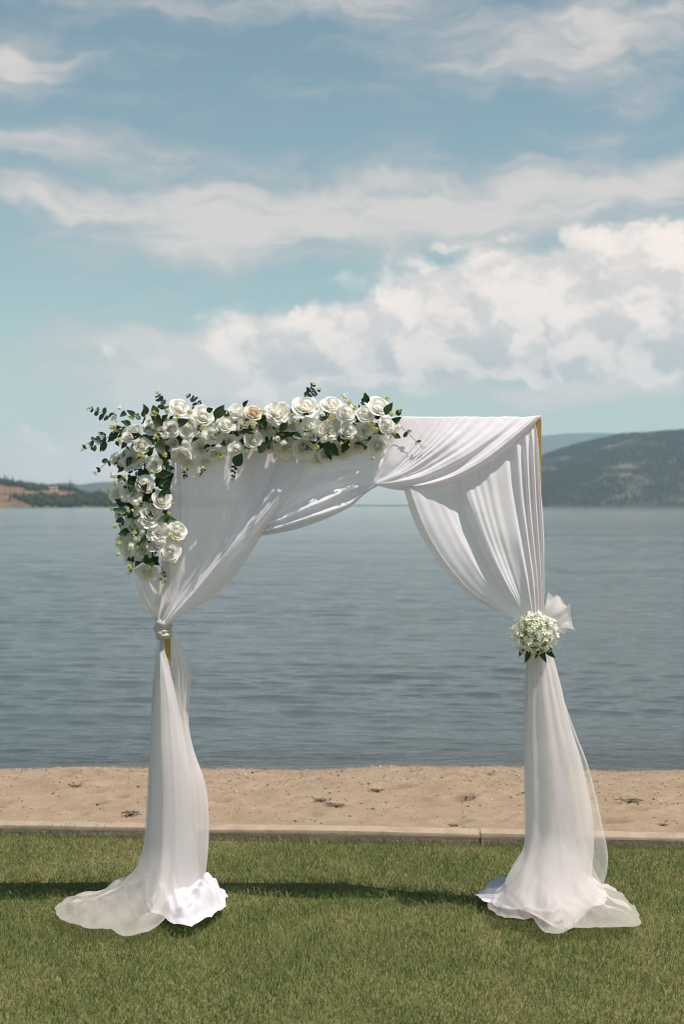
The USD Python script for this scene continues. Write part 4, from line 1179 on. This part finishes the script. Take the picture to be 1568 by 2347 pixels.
def floret_cluster(o, R, n, m, parent, seed, d=(0, -1, .3), name='filler_florets', fs=.008, stem=False):
    q = np.random.default_rng(seed)
    d = np.asarray(d, float); d = d / np.linalg.norm(d)
    parts = []
    for k in range(n):
        e = q.normal(0, 1, 3); e /= np.linalg.norm(e)
        e = e + d * .7; e /= np.linalg.norm(e)
        p = o + e * R * q.uniform(.4, 1.0)
        parts.append(floret_geo(p, e, fs * q.uniform(.75, 1.2), q))
        parts.append(tube([o, p], .0006, 3))
    p = obj(name, join(parts), m, parent)
    keys(p, kind='stuff')
    return p


def C1(x, y):      # measured on an enlargement of the left half of the garland
    return (250 + x / 2.613) / 2500 * 1568, (1350 + y / 2.613) / 2500 * 1568


def C2(x, y):      # and of its right half
    return (850 + x / 2.0907) / 2500 * 1568, (1350 + y / 2.0907) / 2500 * 1568


S1, S2 = 1568 / 2500 / 2.613, 1568 / 2500 / 2.0907
top_garland = thing('flower_garland', 'garland of white roses, peonies and green leaves along the left half of the beam', 'garland')
side_garland = thing('flower_garland', 'garland of white roses and peonies hanging down the upper left post', 'garland')
# (kind, x, y, diameter, lift towards the camera, facing right, facing up)
FL1 = [('rose', 1060, 360, 175, .065, .15, .45), ('rose', 1290, 440, 205, .075, .1, .2), ('rose', 980, 560, 180, .090, -.25, -.05), ('rose', 1130, 580, 160, .090, 0, .0), ('rose', 1380, 620, 185, .095, .1, -.15), ('rose', 1500, 530, 165, .095, -.1, .2),
       ('rose', 800, 545, 165, .080, -.1, .1), ('rose', 615, 620, 185, .090, -.3, .25), ('rose', 705, 715, 155, .100, .1, .1), ('rose', 1000, 715, 110, .06, -.1, -.5), ('rose', 820, 900, 155, .085, .1, -.1), ('rose', 735, 1090, 165, .090, .15, .1),
       ('rose', 890, 1240, 180, .090, .3, .15), ('rose', 1045, 1540, 170, .075, .45, .1), ('rose', 975, 1735, 185, .090, .2, -.1), ('half', 800, 1685, 120, .100, 0, .1), ('bud', 435, 470, 95, .05, -.7, .4), ('bud', 490, 370, 80, .05, .2, .9),
       ('rose', 1265, 750, 150, .055, 0, -.7), ('rose', 900, 740, 120, .04, 0, -.4), ('rose', 1540, 700, 140, .06, -.1, -.4),
       ('peony', 595, 850, 235, .070, -.35, .1), ('peony', 445, 850, 120, .035, -.7, 0), ('peony', 600, 1165, 225, .075, -.3, .2), ('peony', 455, 1190, 160, .03, -.7, .1), ('peony', 770, 1390, 260, .085, .1, .1), ('peony', 630, 1450, 200, .065, -.3, -.1), ('peony', 555, 1545, 150, .04, -.6, -.1),
       ('peony', 870, 1550, 220, .090, .15, .1), ('peony', 690, 1715, 225, .075, -.1, -.2), ('peony', 560, 1690, 180, .05, -.6, -.2), ('peony', 500, 1640, 130, .03, -.7, 0), ('peony', 590, 1790, 150, .04, -.4, -.6), ('peony', 750, 1950, 215, .04, -.15, -1.6),
       ('peony', 1080, 830, 195, .075, 0, -1.3), ('peony', 1400, 820, 180, .075, .1, -1.2), ('peony', 1150, 895, 140, .06, 0, -1.6), ('peony', 1300, 890, 150, .06, 0, -1.5), ('peony', 480, 1390, 110, .02, -.8, -.2)]
FL2 = [('peony', 40, 320, 155, .070, -.1, .4), ('peach', 160, 332, 125, .085, .1, .3), ('peony', 350, 330, 215, .080, 0, .35), ('rose', 555, 285, 190, .075, 0, .5), ('rose', 755, 270, 150, .055, 0, .6), ('rose', 872, 335, 155, .080, .2, .3), ('rose', 1020, 338, 130, .085, .1, .1),
       ('rose', 1115, 285, 175, .060, .35, .5), ('rose', 1175, 425, 128, .090, .4, .1), ('rose', 880, 470, 128, .100, -.1, .05), ('peony', 590, 450, 180, .090, -.1, 0), ('peony', 740, 485, 165, .090, .1, -.1), ('peony', 1010, 470, 150, .075, .1, -.4), ('rose', 165, 540, 138, .090, .1, -.05),
       ('rose', 30, 615, 120, .085, .1, -.2), ('rose', 450, 425, 105, .060, 0, 0), ('rose', 545, 605, 160, .065, 0, -.7), ('rose', 715, 660, 115, .045, .1, -.8), ('peony', 840, 640, 140, .04, 0, -1.0), ('peony', 960, 590, 130, .045, .1, -.8), ('rose', 1118, 585, 155, .050, .3, -.6),
       ('peony', 400, 610, 165, .05, 0, -.8), ('peony', 252, 455, 165, .05, 0, -.2), ('rose', 0, 430, 80, .085, 0, 0), ('peony', 290, 590, 120, .03, 0, -1.0), ('peony', 760, 390, 120, .075, 0, .1), ('peony', 660, 690, 110, .02, 0, -1.3)]
spots = []
sd = 1000
for src, conv, sc_ in ((FL1, C1, S1), (FL2, C2, S2)):
    for kind, x, y, dia, lift, fx, fz in src:
        sd += 1
        px, py = conv(x, y)
        par = side_garland if (src is FL1 and y > 790 and x < 1000) else top_garland
        yy = -0.040 - lift * 0.88
        o = P(px, py, yy)
        R_ = dia * sc_ * (CAMD + yy) / FPX / 2
        d = (fx + .12, -1.0, fz * .9 + .34)
        spots.append((o, par, R_))
        if kind == 'peony':
            peony(o, R_ * 1.13, d, sd, par)
        else:
            rose(o, R_ * 1.10, d, sd, par, m_rose_peach if kind == 'peach' else m_rose, bud=kind == 'bud', half_open=kind == 'half')

# foliage between the flowers: dark rose leaves pointing every way out of the garland
lr = np.random.default_rng(404)
path_top = spline_line(np.array([P(x, y, -.03) for x, y in [(270, 985), (330, 985), (430, 990), (560, 990), (700, 990), (820, 985), (900, 985)]]), 100)
path_side = spline_line(np.array([P(x, y, -.03) for x, y in [(318, 1000), (320, 1060), (322, 1120), (325, 1180), (335, 1240), (350, 1290)]]), 100)
for path, par, nl, spread in ((path_top, top_garland, 290, .096), (path_side, side_garland, 190, .098)):
    for k in range(nl):
        i = lr.integers(0, 100)
        t_ = path[min(i + 1, 99)] - path[max(i - 1, 0)]; t_ /= np.linalg.norm(t_)
        a = lr.uniform(0, 2 * np.pi)
        e = np.cross(t_, [0, -1, 0]) * math.cos(a) + np.array([0, -1, 0]) * (0.45 + 0.75 * abs(math.sin(a)))
        e = e / np.linalg.norm(e)
        o = path[i] + e * spread * (lr.uniform(.05, .45) if k % 2 else lr.uniform(.45, 0.95))
        d = e + t_ * lr.normal(0, .9) + lr.normal(0, .35, 3)
        big = lr.uniform() < .55
        L_ = lr.uniform(.040, .062) if big else lr.uniform(.022, .035)
        leaf(o, d, L_, L_ * lr.uniform(.5, .68), m_leaf if lr.uniform() < .86 else m_leaf_light, par, int(lr.integers(1e9)))
    # the stems the flowers are wired to
    obj('wired_stems', join([tube(path + lr.normal(0, .006, (100, 3)), .004, 5) for _ in range(5)]), m_stem, par)

path_post = spline_line(np.array([P(x, y, -.03) for x, y in [(374, 1030), (374, 1100), (376, 1160), (380, 1215)]]), 100)
for k in range(46):
    i = lr.integers(0, 100)
    d = np.array([lr.normal(-.2, .5), -0.35, lr.normal(0, .7)])
    L_ = lr.uniform(.032, .052)
    leaf(path_post[i] + [lr.normal(0, .008), lr.uniform(-.03, -.005), 0], d, L_, L_ * lr.uniform(.55, .7), m_leaf, side_garland, int(lr.integers(1e9)))
# large leaves read off the photograph: x, y of the base and of the tip
for (bx, by, tx, ty, wd), conv, sc_ in [((900, 960, 950, 900, 70), C1, S1), ((860, 1010, 955, 1000, 80), C1, S1), ((930, 1050, 960, 1120, 70), C1, S1), ((860, 1100, 930, 1060, 60), C1, S1), ((920, 1140, 965, 1180, 60), C1, S1), ((900, 900, 965, 960, 70), C1, S1), ((1400, 470, 1470, 365, 95), C1, S1), ((840, 440, 815, 360, 80), C1, S1), ((1320, 400, 1370, 380, 80), C1, S1), ((740, 420, 720, 385, 70), C1, S1), ((900, 540, 810, 460, 90), C1, S1), ((690, 480, 640, 440, 60), C1, S1),
                                        ((770, 1590, 690, 1650, 60), C1, S1), ((560, 1360, 460, 1340, 80), C1, S1), ((530, 1430, 465, 1450, 60), C1, S1), ((560, 1580, 490, 1570, 55), C1, S1), ((870, 1420, 1000, 1430, 70), C1, S1), ((680, 1130, 660, 1080, 50), C1, S1), ((850, 1260, 960, 1100, 60), C1, S1),
                                        ((1170, 350, 1210, 270, 75), C2, S2), ((1030, 260, 1015, 195, 50), C2, S2), ((575, 370, 545, 330, 60), C2, S2), ((660, 380, 730, 345, 60), C2, S2), ((370, 470, 410, 410, 60), C2, S2), ((200, 640, 270, 560, 95), C2, S2), ((20, 740, 60, 660, 90), C2, S2), ((700, 560, 790, 640, 100), C2, S2), ((230, 400, 240, 355, 50), C2, S2),
                                        ((85, 290, 110, 245, 45), C2, S2), ((460, 500, 520, 520, 60), C2, S2), ((1250, 350, 1285, 315, 45), C2, S2), ((1230, 500, 1275, 520, 45), C2, S2), ((835, 560, 825, 500, 60), C2, S2)]:
    p0, p1 = conv(bx, by), conv(tx, ty)
    yy = -0.042 - .088
    o, e = P(*p0, yy), P(*p1, yy - .006)
    L_ = np.linalg.norm(e - o) * 1.25
    par = side_garland if (conv is C1 and by > 900 and bx < 1000) else top_garland
    leaf(o, e - o, L_, min(wd * sc_ * CAMD / FPX, L_ * .8), m_leaf, par, int(lr.integers(1e9)), bend=.1)

# small filler flowers
FILL = [(C1, 430, 560, 'y', 90), (C1, 490, 680, 'y', 80), (C1, 440, 1010, 'w', 80), (C1, 540, 1030, 'y', 60), (C1, 690, 830, 'y', 90), (C1, 930, 640, 'w', 70), (C1, 840, 650, 'y', 55), (C1, 920, 820, 'y', 50), (C1, 1110, 715, 'w', 75), (C1, 1040, 440, 'y', 80), (C1, 950, 400, 'y', 60), (C1, 1160, 410, 'y', 60),
        (C1, 1250, 630, 'w', 80), (C1, 1290, 560, 'y', 80), (C1, 1170, 500, 'y', 50), (C1, 810, 430, 'y', 80), (C1, 650, 1280, 'w', 85), (C1, 640, 1330, 'y', 55), (C1, 570, 1350, 'y', 50), (C1, 780, 1165, 'y', 45), (C1, 960, 1375, 'y', 50), (C1, 1000, 1285, 'y', 30), (C1, 710, 1560, 'w', 90), (C1, 650, 1610, 'w', 80),
        (C1, 980, 1590, 'y', 55), (C1, 1030, 1640, 'y', 40), (C1, 690, 1240, 'w', 60), (C1, 1020, 1855, 'y', 40), (C1, 480, 1660, 'y', 60), (C1, 470, 1760, 'y', 45), (C1, 440, 1500, 'y', 45), (C1, 590, 1890, 'y', 60), (C1, 410, 1330, 'y', 40), (C1, 385, 1150, 'y', 30), (C1, 450, 1090, 'y', 60), (C1, 800, 980, 'y', 55), (C1, 900, 1650, 'w', 50),
        (C1, 600, 1690, 'w', 70), (C1, 1480, 830, 'y', 55), (C1, 1430, 740, 'w', 40), (C1, 1110, 960, 'y', 30), (C1, 1190, 1030, 'y', 30), (C1, 1280, 950, 'y', 35), (C1, 880, 2000, 'g', 35),
        (C2, 155, 430, 'y', 75), (C2, 75, 425, 'y', 50), (C2, 345, 460, 'y', 50), (C2, 335, 530, 'w', 50), (C2, 385, 560, 'w', 55), (C2, 380, 620, 'y', 30), (C2, 490, 400, 'y', 55), (C2, 660, 300, 'w', 60), (C2, 680, 350, 'w', 50), (C2, 760, 360, 'y', 80), (C2, 710, 410, 'y', 50), (C2, 850, 210, 'w', 80), (C2, 890, 255, 'y', 70),
        (C2, 930, 290, 'y', 60), (C2, 1060, 420, 'y', 75), (C2, 1090, 460, 'y', 60), (C2, 1215, 345, 'y', 60), (C2, 1270, 320, 'y', 35), (C2, 1255, 450, 'w', 70), (C2, 1230, 500, 'y', 45), (C2, 900, 575, 'y', 40), (C2, 640, 600, 'y', 50), (C2, 240, 330, 'y', 45), (C2, 1180, 222, 'y', 40), (C2, 690, 530, 'w', 75), (C2, 760, 530, 'w', 60), (C2, 100, 620, 'y', 35), (C2, 600, 440, 'w', 60), (C2, 460, 350, 'y', 35), (C2, 1000, 560, 'g', 40), (C2, 1070, 680, 'y', 25), (C2, 945, 520, 'g', 50)]
for conv, x, y, kind, sz in FILL:
    px, py = conv(x, y)
    sc_ = S1 if conv is C1 else S2
    yy = -0.045 - lr.uniform(.080, .110)
    R_ = sz * sc_ * CAMD / FPX / 2
    par = side_garland if (conv is C1 and y > 790 and x < 1000) else top_garland
    floret_cluster(P(px, py, yy), R_, int(6 + sz / 7), {'y': m_yellow_floret, 'w': m_white_floret, 'g': m_leaf_light}[kind], par, int(lr.integers(1e9)), fs=.0062 if kind != 'w' else .0078)

# eucalyptus twigs that reach out of the garland
for pts, par, n, size in [
        ([(268, 968, -.06), (250, 955, -.07), (226, 944, -.08), (205, 937, -.08)], top_garland, 4, .030), ([(262, 1010, -.06), (240, 1014, -.07), (216, 1022, -.08), (190, 1030, -.085)], side_garland, 5, .034), ([(265, 1000, -.05), (240, 1004, -.06), (215, 1010, -.07), (195, 1020, -.07)], side_garland, 4, .030),
        ([(270, 1040, -.05), (250, 1056, -.06), (232, 1072, -.07), (218, 1085, -.07)], side_garland, 2, .024), ([(384, 955, -.07), (378, 938, -.075), (368, 922, -.08), (362, 903, -.08)], top_garland, 4, .030),
        ([(462, 945, -.07), (456, 930, -.08), (446, 918, -.085), (430, 908, -.085)], top_garland, 5, .022), ([(690, 930, -.06), (700, 912, -.07), (712, 896, -.075), (717, 880, -.08)], top_garland, 6, .024), ([(692, 925, -.05), (712, 912, -.06), (726, 900, -.07), (733, 894, -.07)], top_garland, 5, .022),
        ([(908, 970, -.07), (930, 988, -.08), (950, 1008, -.085), (968, 1024, -.09)], top_garland, 2, .024), ([(430, 1060, -.05), (428, 1070, -.05), (426, 1080, -.05), (424, 1092, -.05)], top_garland, 3, .016), ([(540, 1055, -.05), (538, 1070, -.05), (536, 1084, -.05), (534, 1096, -.05)], top_garland, 3, .016),
        ([(830, 935, -.07), (832, 925, -.08), (836, 915, -.08), (838, 906, -.08)], top_garland, 6, .016), ([(306, 1285, -.04), (302, 1296, -.05), (298, 1304, -.05), (296, 1312, -.05)], side_garland, 3, .018), ([(372, 1300, -.05), (374, 1315, -.05), (376, 1325, -.05), (376, 1335, -.05)], side_garland, 3, .016), ([(470, 1065, -.04), (468, 1075, -.04), (462, 1082, -.04), (458, 1088, -.04)], top_garland, 3, .014)]:
    sd += 1
    euca_sprig(pts, par, sd, n, size)

# ---- the ball of small white flowers on the right post
m_ball_green = leaf_mat('blossom_stems', (0.22, 0.25, 0.12), (0.42, 0.43, 0.26), .8)
ball = thing('flower_ball', 'ball of tiny white blossoms with dark leaves beneath it on the right post', 'flower ball')
bo = P(1226, 1452, -.075)
bq = np.random.default_rng(55)
core = trimesh.creation.icosphere(3, .060)
cv = np.array(core.vertices); cv *= (0.75 + .5 * meshkit.noise(cv * 90, 3))[:, None]
obj('foliage_core', (cv * [1, .85, .95] + bo, np.array(core.faces)), m_ball_green, ball, smooth=True)
gold = np.pi * (3 - 5 ** .5)
for k in range(285):
    zz = 1 - 2 * (k + .5) / 285
    e = np.array([math.cos(k * gold) * math.sqrt(1 - zz * zz), math.sin(k * gold) * math.sqrt(1 - zz * zz), zz]) + bq.normal(0, .09, 3)
    e /= np.linalg.norm(e)
    p = bo + e * [.091, .080, .087] * bq.uniform(.78, 1.05)
    v1 = floret_geo(p, e + bq.normal(0, .3, 3), bq.uniform(.0120, .0170), bq)
    obj('blossom', v1, m_white_floret if bq.uniform() < .90 else m_yellow_floret, ball)
for x0, y0, x1, y1, dz in [(1214, 1488, 1207, 1514, -.09), (1236, 1486, 1250, 1512, -.11), (1248, 1484, 1268, 1504, -.09), (1200, 1484, 1192, 1500, -.07), (1232, 1490, 1228, 1506, -.10), (1256, 1478, 1264, 1494, -.08)]:
    o, e = P(x0, y0, dz + .02), P(x1, y1, dz)
    L_ = np.linalg.norm(e - o) * 1.2
    leaf(o, e - o, L_, L_ * .42, m_leaf, ball, int(bq.integers(1e9)), bend=.15)
